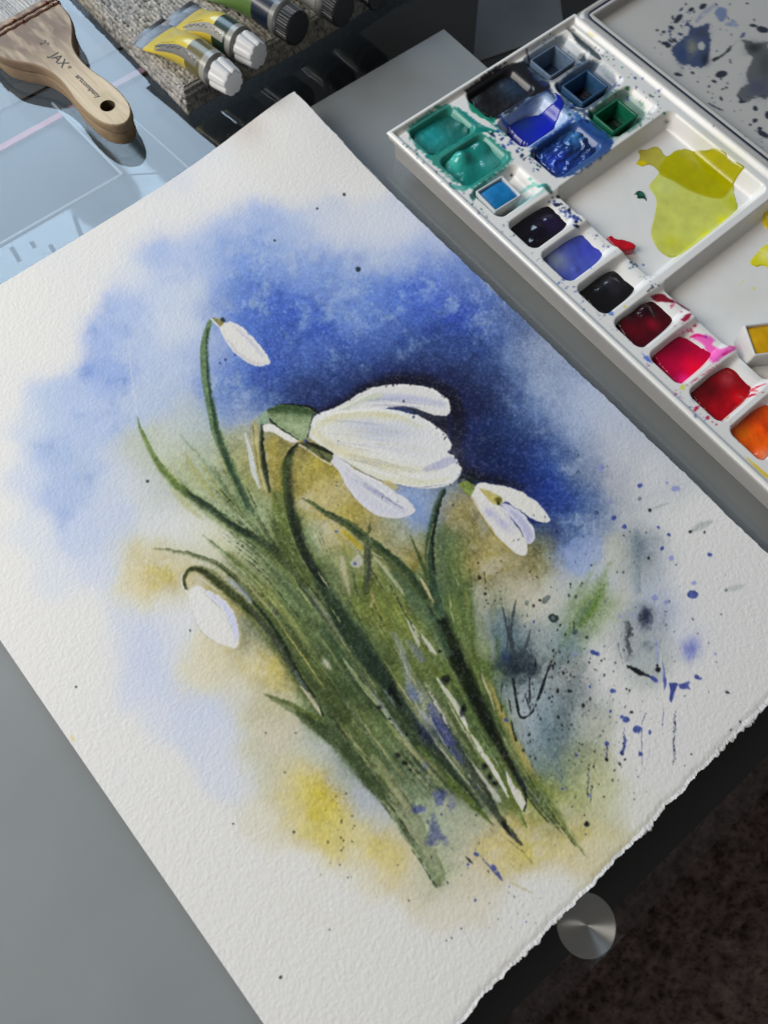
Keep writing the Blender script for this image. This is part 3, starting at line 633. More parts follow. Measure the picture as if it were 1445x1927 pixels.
# ---- big flower
ST('590 772 8,630 758 14,680 730 18,720 706 22,770 702 26,830 716 28,868 756 30,872 806 28,874 850 26,900 886 24,950 904 20,1000 926 14',(38,50,102),.62,22,10,rough=3)
ST('600 776 4,650 752 8,690 730 11,740 716 13,790 716 14,832 730 14,858 762 15,862 806 14,858 850 12,880 888 11,930 902 9,980 916 5',(30,28,42),.86,13,6,rough=3)
ST('1000 930 8,1030 960 12,1050 1000 10',(40,60,130),.5,10,10,rough=3)
PO('1062 1032,1080 1014,1110 1008,1132 1014,1128 1050,1100 1082,1072 1072',(150,168,212),.5,2.5,rough=3)
_FL='593 783,631 774,679 771,727 771,758 774,793 785,822 803,841 820,849 839,844 852,857 861,867 881,860 900,844 912,812 919,774 917,746 911,711 900,676 884,644 865,618 846,580 823,578 811,588 791'
_TP='599 779,628 768,656 753,682 739,711 728,742 724,781 725,806 729,828 740,844 753,849 769,841 782,816 780,784 771,758 765,733 768,700 776,650 782'
_LP='621 860,631 855,647 868,669 884,695 896,720 909,746 925,768 941,781 957,777 966,758 974,733 974,711 970,688 957,669 938,653 916,637 887,623 871'
for q_ in (_FL,_TP,_LP): 
    PO(q_,(40,40,50),.35,2.2,rough=1.2)
PO(_TP,(216,214,210),1.,1.,rough=.8)
ST('640 772 3,690 752 7,740 748 7,790 752 7,835 762 5',(186,188,206),.85,6,6)
ST('640 770 4,680 754 7,715 746 5',(202,206,164),.6,5,5)
PO(_FL,(220,219,215),1.,1.,rough=.8)
ST('600 800 6,640 786 8,700 781 7,750 786 6,790 804 5',(210,203,140),.6,3,10)
ST('592 812 8,620 835 9,660 856 9,710 872 8,770 884 6,820 884 3',(210,203,142),.6,8,6)
blob(715,812,70,19,(184,188,206),.9,3); blob(690,800,40,12,(192,195,208),.6,5)
ST('640 863 3,690 886 4,740 902 6,800 908 6,845 900 3',(212,210,176),.6,4,3)
ST('752 884 1,800 884 2,830 868 3,850 858 2',(228,226,220),.8,1.5,1.5)
ST('800 884 4,825 876 8,845 866 7,858 868 3',(168,168,196),.85,3,3)
ST('755 884 .6,790 886 .8,820 880 .6',(150,150,150),.4)
ST('596 781 .7,650 775 1.6,720 771 1.8,762 776 1.2',(230,228,222),.9)
ST('600 782 1.2,660 760 1.6,700 740 1.4',(228,226,220),.9,1,1)
ST('690 733 1,742 726 1.6,800 729 1.6,842 756 1.4,846 772 1',(230,228,222),.9,1,1)
ST('800 790 1.2,836 820 1.8,846 842 1.2',(230,228,222),.85,1,1.5)
ST('640 862 .6,676 884 .9,711 901 1,746 912 1,790 917 .8,840 911 .7',(120,120,150),.75)
PO(_LP,(208,207,211),1.,1.,rough=.8)
ST('650 890 2,680 920 2,720 950 2',(184,184,200),.5,6,6); blob(715,925,40,14,(220,219,218),.8,35)
ST('660 905 4,690 940 6,730 962 6,765 962 3',(196,196,208),.6,5,4)
ST('690 906 .5,715 926 .7,735 944 .5',(150,150,175),.5); ST('700 903 .5,712 912 .6,730 928 .5',(150,150,175),.5)
ST('650 872 1,676 890 1.2,706 903 1.4,730 912 1',(232,230,225),.8)
PO('716 905,732 903,748 916,738 920',(196,182,110),.8,1.5); 
ST('731 768 .8,762 766 2,790 776 4,816 786 4,840 788 3',(52,54,66),.9,1.5,3)
_rp = np.random.RandomState(4)
for k in range(26):
    f_ = _rp.rand(); x0_ = 600+_rp.rand()*120; ln_ = 50+90*_rp.rand(); y0_ = 790+f_*70+(x0_-600)*(.02+.22*f_)
    ST('%f %f .4,%f %f .9,%f %f .4'%(x0_,y0_,x0_+ln_*.5,y0_+ln_*(.02+.12*f_)-3,min(x0_+ln_,848),y0_+ln_*(.06+.22*f_)),(150,152,174) if _rp.rand()<.6 else (190,180,120),.25+.3*_rp.rand(),1.5,1.5)
for k in range(12):
    f_ = _rp.rand(); t_ = _rp.rand()*.5
    ST('%f %f .4,%f %f .8,%f %f .4'%(640+t_*100,876+t_*70+f_*14,680+t_*100,902+t_*66+f_*16,720+t_*90,934+t_*50+f_*10),(140,140,172),.3+.3*_rp.rand(),1.2,1.2)
for k in range(10):
    f_ = _rp.rand(); x0_ = 660+_rp.rand()*90
    ST('%f %f .4,%f %f .8,%f %f .4'%(x0_,756-(x0_-660)*.1+f_*14,x0_+35,748+f_*18,x0_+75,754+f_*16),(150,150,176),.3+.25*_rp.rand(),1.2,1.2)
blob(770,845,70,26,(206,205,206),.55,12); blob(650,820,40,20,(214,210,186),.5,20); blob(800,815,36,14,(210,210,212),.5,25)
for k in range(40):
    q_ = spline([(600,779),(656,753),(711,728),(781,725),(828,740),(849,769)],8) if k < 18 else spline([(822,803),(849,839),(844,852),(867,881),(844,912)],8)
    x_,y_ = q_[_rp.randint(len(q_))]; dot(x_+_rp.randn()*1.2,y_+_rp.randn()*1.2,.7+1.1*_rp.rand(),(40,38,48),.85)
# ovary and spathe
PO('500 775,523 764,551 763,580 768,591 772,590 788,578 811,577 824,558 827,529 811,504 791',(132,150,112),1.,1.,rough=.9)
ST('506 776 5,530 770 8,560 772 9,584 778 6',(58,84,48),.85,3,9)
blob(560,806,20,9,(176,186,152),.8,25); ST('504 778 2,508 790 2,520 802 2,540 814 1.6,560 826 1.4',(26,32,26),.9,1,1.5)
ST('520 763 1,550 761 1.6,580 766 2,596 774 3,602 780 1',(28,32,30),.92,1.2,1.2,rough=1.2); ST('590 780 1.4,584 800 1.4,578 822 1.2',(40,46,34),.8,rough=1.2)
PO('484 790,494 778,504 776,508 790,500 800,488 798',(142,164,138),.9,1.5)
PO('494 802,510 799,535 813,561 828,548 832,516 815,497 812',(218,215,208),1.,1.)
PO('566 833,590 833,626 853,620 870,599 858,574 843',(112,116,70),1.,1.2); ST('574 831 2,592 838 4,612 846 4,626 854 2',(24,28,26),.92,1.2,3); ST('598 850 2,606 858 3,618 868 2',(52,58,40),.7,2,2)
ST('562 836 1,580 846 1.5,600 862 1.5,622 874 1',(222,218,205),.9,rough=1.1); dot(575,829,3.2,(60,70,150),.8)
ST('566 832 1.5,574 836 1.5,584 842 1',(22,24,22),.85)
# ---- small right flower
PO('888 922,904 909,933 913,972 922,999 937,1021 955,1034 978,1021 982,999 974,972 958,952 944,938 950,918 944',(221,218,211),1.,1.,rough=.8)
ST('955 948 2,975 962 3,998 978 3,1018 984 1',(36,52,116),.95,1,1.2)
PO('941 948,961 951,983 968,999 985,1007 1004,1005 1018,991 1022,980 998,962 974',(204,202,218),1.,1.,rough=.8)
ST('962 962 3,982 982 6,994 1006 6,994 1018 3',(176,174,204),.75,3,3); ST('965 953 1,988 973 1.5,1005 1002 1.5',(228,226,220),.9)
PO('891 920,886 935,897 957,916 985,938 1012,963 1037,985 1046,993 1036,991 1024,980 1003,966 982,949 957,934 948,918 928',(220,217,211),1.,1.,rough=.8)
blob(922,966,14,8,(178,176,206),.85,35); blob(945,985,22,8,(180,178,208),.85,45); ST('940 956 1,956 974 3,968 994 3',(196,194,214),.7,2,3)
PO('901 919,922 925,943 940,937 951,922 946,912 934',(196,184,96),1.,1.2); blob(937,942,7,6,(92,92,18),.95,20,pw=2); dot(937,948,3,(40,42,16),.9)
PO('860 911,876 906,892 913,884 933,870 922',(132,148,72),1.,1.2); ST('862 908 2,870 897 3,888 902 3,900 908 1',(44,52,46),.92,1.5,2); ST('866 899 1.5,876 902 2,890 910 2',(30,34,30),.85)
ST('888 938 1.5,905 970 2,930 1006 2,960 1038 2',(160,135,50),.7,5,1)
# ---- lower left bud
ST('349 1072 1,341 1086 2,345 1104 2,356 1120 1.5,362 1150 1.2',(224,222,216),.85,1.5,1.5)
PO('356 1109,369 1103,392 1111,414 1123,436 1145,448 1170,450 1195,443 1220,425 1215,400 1204,378 1184,364 1154,358 1132',(218,216,213),.95,2.2,rough=1.5)
ST('384 1110 1,412 1130 4,434 1156 6,444 1184 6,443 1208 2',(198,200,221),.85,1.5,2)
ST('376 1110 .5,405 1134 .7,428 1162 .7,440 1190 .6',(140,140,158),.55); ST('360 1125 .4,364 1155 .5,378 1186 .6,400 1206 .6,425 1217 .5,443 1221 .5',(150,148,150),.6)
ST('448 1165 1,453 1190 1.5,447 1220 1',(196,184,120),.8)
# ---- ink and spatter on the right
ST('920 1150 2,924 1190 3,928 1225 4,934 1260 4',(104,124,132),.7,1,6); ST('940 1150 6,946 1200 9,950 1250 8',(116,136,142),.55,4,4)
PO('890 1120,900 1100,918 1120,922 1160,928 1200,932 1240,916 1246,904 1236,896 1222,893 1180',(186,184,178),.38,5,rough=3)
blob(972,1258,30,19,(40,50,58),.95,5,pw=1.3,rough=.6); blob(985,1238,22,16,(58,70,76),.8,0,rough=.5); blob(950,1235,12,14,(44,60,92),.7)
for q_,c_,a_ in [('1146 1060 3,1128 1100 9,1104 1140 12,1078 1180 9,1056 1214 3',(120,148,84),.5),('1140 1098 2,1124 1130 6,1106 1158 7,1088 1180 2',(96,134,44),.6),('1120 1060 2,1100 1100 6,1076 1140 6,1056 1180 2',(140,158,124),.45),('1112 1130 2,1092 1162 5,1070 1196 5,1048 1226 2',(96,116,110),.5),('1086 1190 3,1064 1230 8,1040 1270 8',(112,128,132),.45),('1100 1250 4,1072 1310 14,1056 1370 12,1050 1420 5',(104,118,120),.4),('1010 1330 5,1030 1390 10,1050 1450 9,1066 1490 3',(110,128,134),.4)]: ST(q_,c_,a_,7,7,rough=3)
INK=(38,42,44)
for q_ in ['944 1135 1.2,950 1164 2,956 1190 2.4,964 1218 3,972 1236 2.5','972 1128 1,965 1156 2.4,961 1190 3,963 1225 3','998 1186 1,992 1208 2.4,984 1230 3','957 1158 .8,957 1190 2,955 1220 2']: ST(q_,(66,76,82),.85,1,1.2)
for q_ in ['965 1278 2.4,970 1310 2.6,976 1340 2.4,983 1352 2.6,998 1344 2,1008 1326 1.6','1012 1316 2.6,1020 1290 2.8,1027 1272 2.6,1036 1248 2','1008 1240 1,1006 1252 2','996 1276 1.6,996 1310 1.4,998 1345 .8,998 1362 .7','944 1285 .8,943 1320 1,944 1343 .6','952 1290 .8,958 1320 .9,962 1344 .6','984 1296 .6,990 1315 1,995 1332 1','962 1358 .8,966 1378 2,970 1394 2.2','1026 1274 2,1018 1300 2.2,1010 1320 1.4']: ST(q_,(30,33,36),.9,.8,.8,rough=.9)
ST('1036 1250 2.4,1044 1232 3,1051 1222 1',(110,118,112),.8); ST('998 1324 3,1004 1330 3',(140,156,160),.7)
def DT(s, col, al=.93):
    for q in s.split(','):
        v = [float(k) for k in q.split()]
        dot(v[0], v[1], v[2], col, al, v[3] if len(v) > 3 else 1., v[4] if len(v) > 4 else 0)
rg = np.random.RandomState(11)
DT('902 1088 3.6,913 1118 3,914 1108 1.6,915 1130 1.6,918 1136 1.3,899 1060 1.8,942 1056 1.2,996 1076 1.6,1010 1086 1.3,1035 1050 1.6,1112 1064 1.6,1048 1186 1.8',(40,42,34))
ST('911 1078 1,912 1088 1.2,914 1098 .8',(32,34,30)); ST('1073 1098 1.2,1074 1108 .8',(32,34,30)); ST('1079 1169 .9,1080 1186 .8',(40,44,40))
dot(1041,1163,8,(74,88,90),.9,1.15,20); dot(1041,1163,8.6,(30,36,38),.6,1.15,20,ring=1.); dot(991,1134,5,(112,122,116),.75); dot(1026,1129,5,(96,106,102),.75,1.8,-40); dot(1015,1130,2.6,(30,34,32)); dot(1084,1123,4,(70,82,80),.85,.7); dot(1071,1121,3.4,(86,90,92),.8); dot(1080,1190,4,(78,94,100),.85)
BV=(58,74,156); LV=(128,136,200)
DT('1302 1118 8.5 1.2,1198 1372 7 1.3 -20,1222 1377 5 .6,1176 1355 5 1.4 20,1168 1349 3,1152 1300 4 1.3 15,1109 1293 2.6,1147 1338 2.6,1116 1228 4.5 1.4 20,1124 1230 4.5,952 1355 3.6,1141 1400 4.4,1004 1170 3.6 .5 25,1310 1274 3.6 1.5 40,1317 1277 2,1335 1044 4 1.2,1203 914 4 1.2,1245 1033 4,1258 1006 3 1.3,1238 992 3,1174 991 4.6,1154 974 4.6,1204 1418 4,1102 1570 2.4,1058 1484 3,1084 1420 2.6',BV,.86)
DT('1305 1097 4 1.3,1232 1124 6,1192 1158 4.4,1168 1159 3.4,1080 1233 3,1253 1133 4,1262 1050 5,1346 1231 3,1270 920 5 1.6,1254 908 3,1148 944 3,1130 880 6',LV,.7)
blob(1300,1221,14,20,(84,96,190),.85,15); 
for k in range(40):
    t_=rg.rand()*6.283; r0=6+rg.rand()*8; r1=r0+5+rg.rand()*9
    ST('%f %f .8,%f %f .5'%(1300+r0*.8*math.cos(t_),1221+r0*math.sin(t_),1300+r1*.8*math.cos(t_),1221+r1*math.sin(t_)),(92,102,196) if rg.rand()<.6 else (190,194,222),.5)
blob(1290,1200,40,30,(196,200,220),.35)
PO('1258 1284,1273 1284,1271 1298,1264 1321,1259 1317,1261 1300',(56,72,152),.92,1.); PO('1276 1286,1297 1281,1296 1296,1279 1296',(72,86,166),.9,1.2,sp=False,rough=1.5); ST('1245 1245 1,1248 1265 3,1251 1284 3.5,1250 1298 1',(84,94,176),.85); ST('1240 1222 .8,1244 1250 1.6,1247 1270 1.2',(226,224,218),.7)
PO('1168 1165,1186 1142,1222 1134,1242 1176,1240 1236,1228 1276,1196 1260,1170 1226',(168,175,178),.42,4,rough=3,edge=((110,118,128),2.2,.12))
blob(1214,1160,8,16,(40,46,66),.88,0,rough=.7); ST('1180 1168 2,1183 1184 5,1180 1204 4,1184 1222 4,1182 1240 2',(66,72,76),.75,3,5,rough=4); blob(1214,1212,9,7,(100,114,124),.6,20,rough=.9); blob(1190,1235,10,10,(140,150,150),.5); blob(1205,1028,14,22,(104,118,130),.6); ST('1198 1000 6,1197 1050 7,1200 1110 6',(120,136,146),.5,2,12)
ST('1180 1252 2,1192 1259 4,1205 1267 5,1216 1271 3,1228 1278 2',(26,30,34),.92,2,1.2,rough=1.6); dot(1237,1260,4.6,(30,32,40)); dot(1236,1252,2.6,(30,32,40)); PO('1218 1270,1230 1274,1238 1280,1232 1284',(72,84,168),.9,1.2)
ST('1163 1210 .7,1165 1226 .9,1170 1240 .8',(90,96,96),.7); ST('1232 1200 2,1236 1225 4,1238 1245 2',(150,158,206),.6,3,3)
for q_ in ['1213 1342 .5,1207 1362 .9','1207 1372 .7,1207 1405 .6,1207 1440 .5','1222 1410 .5,1221 1428 .5','1247 1330 .4,1246 1365 .7','1271 1346 .5,1270 1380 .6','1269 1400 .5,1270 1428 .9']: ST(q_,(52,60,110),.8)
for x_,y0_,y1_ in [(1174,1370,1414),(1141,1404,1428),(1270,1340,1440),(1107,1440,1500),(1112,1480,1510)]:
    for y_ in np.arange(y0_,y1_,4.2): dot(x_+rg.randn()*.8-(y_-y0_)*.05,y_,.8+rg.rand()*1.1,(36,40,66) if rg.rand()<.7 else BV,.9)
dot(1170,1417,4,(34,40,80)); ST('1176 1385 1,1174 1405 2.4,1170 1416 3',(58,72,150),.85); dot(1140,1429,3.4,(34,36,52))
blob(1325,1002,3,3,(40,50,50),.9,pw=2); ST('1300 1000 3,1318 990 7,1335 982 4',(150,156,154),.6,4,4); dot(1298,1001,3.4,(34,42,42)); dot(1222,960,2.8,(40,46,50)); ST('1365 1110 3,1385 1106 6,1400 1102 3',(178,182,178),.6,3,3); dot(1366,1111,3,(110,124,130),.8); ST('1226 958 1,1240 952 3,1256 946 2',(150,154,156),.5,2,2)
DT('1173 1007 1.6,1185 1000 1.4,1219 1050 2.4,1250 1150 1.3,1356 1156 1.4,1332 1209 1.2,1347 1246 1.4,1368 1303 2.6 1.8 30,1333 1302 1.4 .5,1288 1310 1.6,1312 1192 1.4,1392 1358 2,1375 1374 2.2,1300 1419 2,1288 1441 1.6,1193 1492 1.8,1200 1462 1.4,1095 1400 2,1116 1443 2.2,1125 1476 1.6,1135 1500 1.4,1098 1535 1.6,1103 1549 4 .7,1104 1540 1.4 .4,1082 1500 2 .5,1175 1428 2.4,1186 1341 3,1174 1331 1.4,1183 1299 2,1131 1243 2,1137 1240 1.6,1108 1247 2.2,1110 1240 1.6,1120 1261 1.6 2 30',(38,40,44),.9)
blob(1103,1552,5,4,(24,24,22),.9,pw=2)
# chance spatter
def spray(n, cx, cy, sx, sy, col, rmin, rmax, al=.9, seed=0):
    r_ = np.random.RandomState(seed)
    for k in range(n):
        x, y = cx+r_.randn()*sx, cy+r_.randn()*sy
        q = rmin+(rmax-rmin)*r_.rand()**3
        dot(x, y, q, col, al*(.6+.4*r_.rand()), 1+r_.rand()*.8, 60+r_.rand()*60)
        if q > 1.6: dot(x, y, q, [c*.6 for c in col], al*.6, 1, 0, ring=1.)
spray(60,1090,1300,60,70,(40,44,48),.5,1.5,.8,31)
spray(60,1010,1420,60,60,(50,56,60),.5,1.5,.7,32)
spray(70,1045,1262,28,42,(28,30,30),.8,2.6,.92,1)
spray(70,1075,1370,40,50,(34,38,40),.6,2.4,.8,2)
spray(80,1150,1340,60,80,(50,52,62),.5,1.7,.85,3)
spray(22,1000,1110,60,60,(46,48,40),.7,2.2,.85,4)
spray(22,1200,1120,90,90,(60,66,80),.7,2.,.7,5)
spray(26,1110,960,40,70,(52,66,88),.9,3.6,.5,6)
spray(24,1080,1460,50,50,(46,50,46),.7,2.4,.8,7)
spray(34,640,1545,16,42,(96,98,48),.7,2.2,.85,8)
spray(40,870,1500,50,50,(66,76,126),.8,2.8,.6,9)
spray(26,900,1620,60,40,(60,64,90),.8,2.2,.8,10)
spray(30,860,1440,60,60,(34,38,36),.8,2.6,.75,12)
spray(14,980,1700,60,40,(50,54,66),.7,1.8,.8,13)
spray(24,1160,1240,70,60,(50,54,70),.6,1.6,.8,14)
spray(30,1000,1330,20,40,(32,36,40),.8,2.6,.85,15)
for x_,y_,rx_,ry_ in [(838,1278,8,8),(714,1331,6,5),(734,1353,3.4,3),(749,1422,7,6),(761,1436,6,5),(773,1449,5,4),(871,1336,5,14),(912,1443,6,7),(922,1462,5,6),(930,1474,6,4),(827,1227,4,3),(735,1300,6,9)]: blob(x_,y_,rx_,ry_,(22,26,26),.95,20,pw=1.5,rough=.4)
DT('674 507 4.6,517 452 2.4,648 366 3,598 392 2.6,708 330 2.6,277 906 2.8,359 1187 1.8,359 1186 1.8,144 1293 2.4,528 1839 3.4,438 1550 1.6,553 1565 2.6,500 1380 1.8,556 1378 1.8,535 1454 1.8,640 1628 1.8,655 1652 1.8,748 1629 1.8,620 1750 1.6,633 1500 1.8,840 1770 1.6,770 1694 2.2,850 1765 1.8,868 1748 1.6,760 755 2.2,778 784 2.2,836 826 1.4,636 829 1.2,747 724 1.2,633 913 1.4,636 950 1.5,720 936 1.2,634 908 1.2,852 950 2,748 943 1',(48,58,64),.88)
DT('633 1000 3.2,668 1060 3.2,896 1607 4 1.5 30,939 1645 4 2 60,894 1694 3 .8,880 1626 2.6,958 1668 1.8,990 1735 2 .6,930 1632 3.6 1.8 45',(70,84,156),.88)
ST('905 1612 1.4,918 1626 2,934 1642 3.4,946 1656 2',(84,94,150),.8,dry=.55); ST('876 1612 1,884 1620 2,890 1624 .8',(34,38,44),.85)
ST('870 1740 .5,880 1765 .8,888 1785 .5',(180,178,170),.6); ST('960 1660 1.5,985 1672 2.5,1000 1680 1',(200,188,140),.7)
ST('134 1386 3,138 1392 4',(222,202,140),.7,2,2)
# faint veins and stray lines
for q_ in ['320 690 1,300 730 1,262 700 1','242 640 1,246 690 1.6,254 740 2,258 780 1.4']: ST(q_,(206,208,212),.5,2,2)
for q_ in ['600 1000 .6,625 1060 .8,640 1100 .6','480 930 .5,510 990 .7,540 1040 .6','430 950 .5,470 1000 .7,520 1060 .6','440 1010 .5,500 1070 .6','880 1020 .6,884 1080 .8,890 1130 .6','860 1050 .5,868 1100 .7,875 1150 .6','700 1150 .6,730 1200 .8,750 1240 .6','640 1110 .5,670 1170 .7,700 1210 .6','770 1110 .6,800 1160 .8,815 1200 .6','580 1160 .5,620 1215 .7,660 1270 .6','905 1310 .6,930 1370 .9,960 1420 .7','500 900 .6,520 940 .8,530 970 .6','395 960 .4,440 1000 .6,490 1050 .5','690 1320 .6,730 1370 .9,770 1420 .7','620 1300 .6,650 1340 .7','860 1380 .6,890 1430 .8,920 1475 .6','1060 1556 .5,1085 1588 .6,1106 1614 .5','940 1570 .5,980 1600 .6,1000 1625 .5']: ST(q_,(70,84,52),.5,rough=1.)
for q_ in ['859 1088 .6,862 1102 1.2','844 1118 .5,848 1140 1','690 1010 .5,700 1020 .8','440 860 .6,452 880 1','516 960 .6,522 980 .8','620 1140 .5,640 1170 .9','660 1215 .6,668 1228 1','704 1370 .6,716 1386 1','770 1260 .7,782 1290 1.2','846 1310 .6,856 1330 1','560 1070 .5,570 1084 1']: ST(q_,(196,190,140),.7,rough=1.)
# let the wet paint wander, pool and granulate
_wx = (XX-PX0+1.5*N_sm+.8*N_fine+1.6*np.roll(N_mid, 13, 0)).clip(0, CW-1.01); _wy = (YY-PY0+1.5*np.roll(N_sm, 77, 0)+.8*np.roll(N_fine, 41, 1)+1.6*np.roll(N_mid2, 57, 1)).clip(0, CH-1.01)
_xi = _wx.astype(np.int32); _yi = _wy.astype(np.int32); _fx = (_wx-_xi)[..., None]; _fy = (_wy-_yi)[..., None]
CAN = (CAN[_yi, _xi]*(1-_fx)+CAN[_yi, _xi+1]*_fx)*(1-_fy)+(CAN[_yi+1, _xi]*(1-_fx)+CAN[_yi+1, _xi+1]*_fx)*_fy
del _wx, _wy, _xi, _yi, _fx, _fy
_dk = np.clip((WH.mean()-CAN.mean(-1))/150, 0, 1)
_gr = sm(CAN[..., 1]-CAN[..., 2], 4, 30)*_dk
_pool = np.roll(N_mid, 143, 1)*.6+fbm(51, 20, 3)*.7+.35*N_fine
CAN *= (1+_gr*.20*_pool)[..., None]
_l = CAN.mean(-1, keepdims=True)
_sat = 1-.20*sm(CAN[..., 1]-CAN[..., 2], 4, 40)-.14*sm(CAN[..., 2]-CAN[..., 0], 20, 80)
CAN = _l+(CAN-_l)*_sat[..., None]
_gr = sm(CAN[..., 1]-CAN[..., 2], 6, 34)*sm(CAN[..., 1]-CAN[..., 0], -6, 10)
CAN[..., 0] *= 1-.015*_gr; CAN[..., 2] *= 1-.05*_gr
_gr = sm(CAN[..., 0]-CAN[..., 2], 15, 50)*sm(CAN[..., 0]-CAN[..., 1], -4, 10)
CAN[..., 1] += (CAN[..., 0]*.938-CAN[..., 1])*.6*_gr
# paper tooth catches the pigment
_dk = np.clip((WH.mean()-CAN.mean(-1))/170, 0, 1)
CAN += ((WH*.95-CAN)*(np.clip(sm(N_fine+.5*vnoise(77, 2.6), .45, 1.1), 0, 1)*_dk*(1-_dk)*.85)[..., None])
_dk = np.clip((WH.mean()-CAN.mean(-1))/170, 0, 1)
CAN = WH*np.clip(CAN/WH, .01, 1.08)**(1+.14*sm(_dk, .2, .65))[..., None]
CAN = np.clip(CAN, 4, 240)

C = lin(sample(px, py))*1.16
# pigment settles in the hollows of the tooth and leaves the tops paler
dkp = np.clip((.62-C.mean(-1))/.5, 0, 1); tn = np.clip(tz/.45, -1.2, 1.2)
C = C*(1+.24*(dkp*tn)[..., None])+(.03*dkp*np.clip(tn-.35, 0, 1))[..., None]
C = np.clip(C, 0, .9)
M_paper = mat('cotton_paper', (.8, .8, .8), .92, .12, attr=True, bump=(1500, .25, .0002))
sheet = thing('watercolor_painting', (*(O_+S_*.138+N_*.04), 0), 'large watercolour painting of white snowdrops on cotton paper with torn edges', 'painting')
grid('paper_sheet', P, M_paper, sheet, C, flip=True)
# thickness of the sheet: a wall round the border
b_idx = [(0, i) for i in range(nu)]+[(j, nu-1) for j in range(1, nv)]+[(nv-1, i) for i in range(nu-2, -1, -1)]+[(j, 0) for j in range(nv-2, -1, -1)]
top = np.array([P[j, i] for j, i in b_idx]); bot = top.copy(); bot[:, 2] = np.maximum(bot[:, 2]-.0006, .00005)
M_edge = mat('paper_edge', (.72, .71, .69), .95, .1)
grid('paper_edge', np.stack([top, bot]), M_edge, sheet)
# torn fibres along the lower edge: a thin ragged lip, lower than the sheet
nb = 1500; ub = np.linspace(0, 1, nb); le = np.interp(ub, u, low_edge)
wl = np.clip(.00035+.0012*wob(21, nb, 70)+.0007*wob(22, nb, 16)+.0004*wob(23, nb, 4), .00003, .0030)
zl = .0005+.0003*wob(24, nb, 25)+.0002*wob(25, nb, 5)
rows = []
for q, (dt, dz) in enumerate(((-.0012, 0), (-.0002, .0001), (.35, .0002), (.7, .0001), (1.0, -.0004))):
    t_ = le+(dt if q < 2 else wl*dt)+.00015*wob(30+q, nb, 3); z_ = np.clip(zl+dz+.0002*wob(40+q, nb, 3), .0001, .0025)
    if q == 0: z_ = np.full(nb, .0004)
    rows.append(np.column_stack([O_+np.outer(ub*PWID, S_)+np.outer(t_, N_), z_]))
M_deckle = mat('torn_fibres', (.70, .69, .675), .95, .1, bump=(900, .8, .0006))
grid('deckle_edge', np.stack(rows), M_deckle, sheet, flip=True)
# right hand deckle, finer
nb = 1200; vb = np.linspace(0, 1, nb); re_ = np.interp(vb, v, right_edge); zb = np.interp(vb, v, P[:, -1, 2])
wl = np.clip(.0004+.0005*wob(51, nb, 40)+.0003*wob(52, nb, 8), .00005, .0014)
rows = []
for q, k_ in enumerate((-.6, .2, .6, 1.0)):
    rows.append(np.column_stack([O_+np.outer(re_+wl*k_+.0001*wob(60+q, nb, 3), S_)+np.outer(T0+vb*(T1-T0), N_), np.maximum(zb-.0001-.0004*max(k_, 0), .0001)]))
grid('deckle_edge', np.stack(rows), M_deckle, sheet)

# ================================================================ the folding paint palette
PLA = radians(-46.7); A_DIR = np.array([cos(PLA), sin(PLA), 0]); B_DIR = np.array([-sin(PLA), cos(PLA), 0])
ZR = .016
PO_ = pix(727, 247, ZR); PO_[2] = 0
def pab(a, b, z=0):            # palette millimetres -> world
    return PO_+A_DIR*(a*MM)+B_DIR*(b*MM)+np.array([0, 0, z*MM])
def to_ab(pts, z=10.):         # photo pixels -> palette millimetres on the level z
    r_ = []
    for x, y in pts:
        d_ = pix(x, y, z*MM)-PO_; r_.append((d_@A_DIR/MM, d_@B_DIR/MM))
    return np.array(r_)
AMAX, BMAX = 292., 139.
def rrect(a, b, a0, a1, b0, b1, r):
    qa = np.abs(a-(a0+a1)/2)-(a1-a0)/2+r; qb = np.abs(b-(b0+b1)/2)-(b1-b0)/2+r
    return np.hypot(np.maximum(qa, 0), np.maximum(qb, 0))+np.minimum(np.maximum(qa, qb), 0)-r
ROWS = [(5.0, 27.6), (29.6, 53.0), (55.0, 78.2)]
SIDE = [(81.2, 102.6), (104.8, 127.4), (129.8, 151.4), (154.6, 175.4), (177.8, 200.2), (202.8, 225.0), (227.4, 250.0), (252.4, 276.0)]
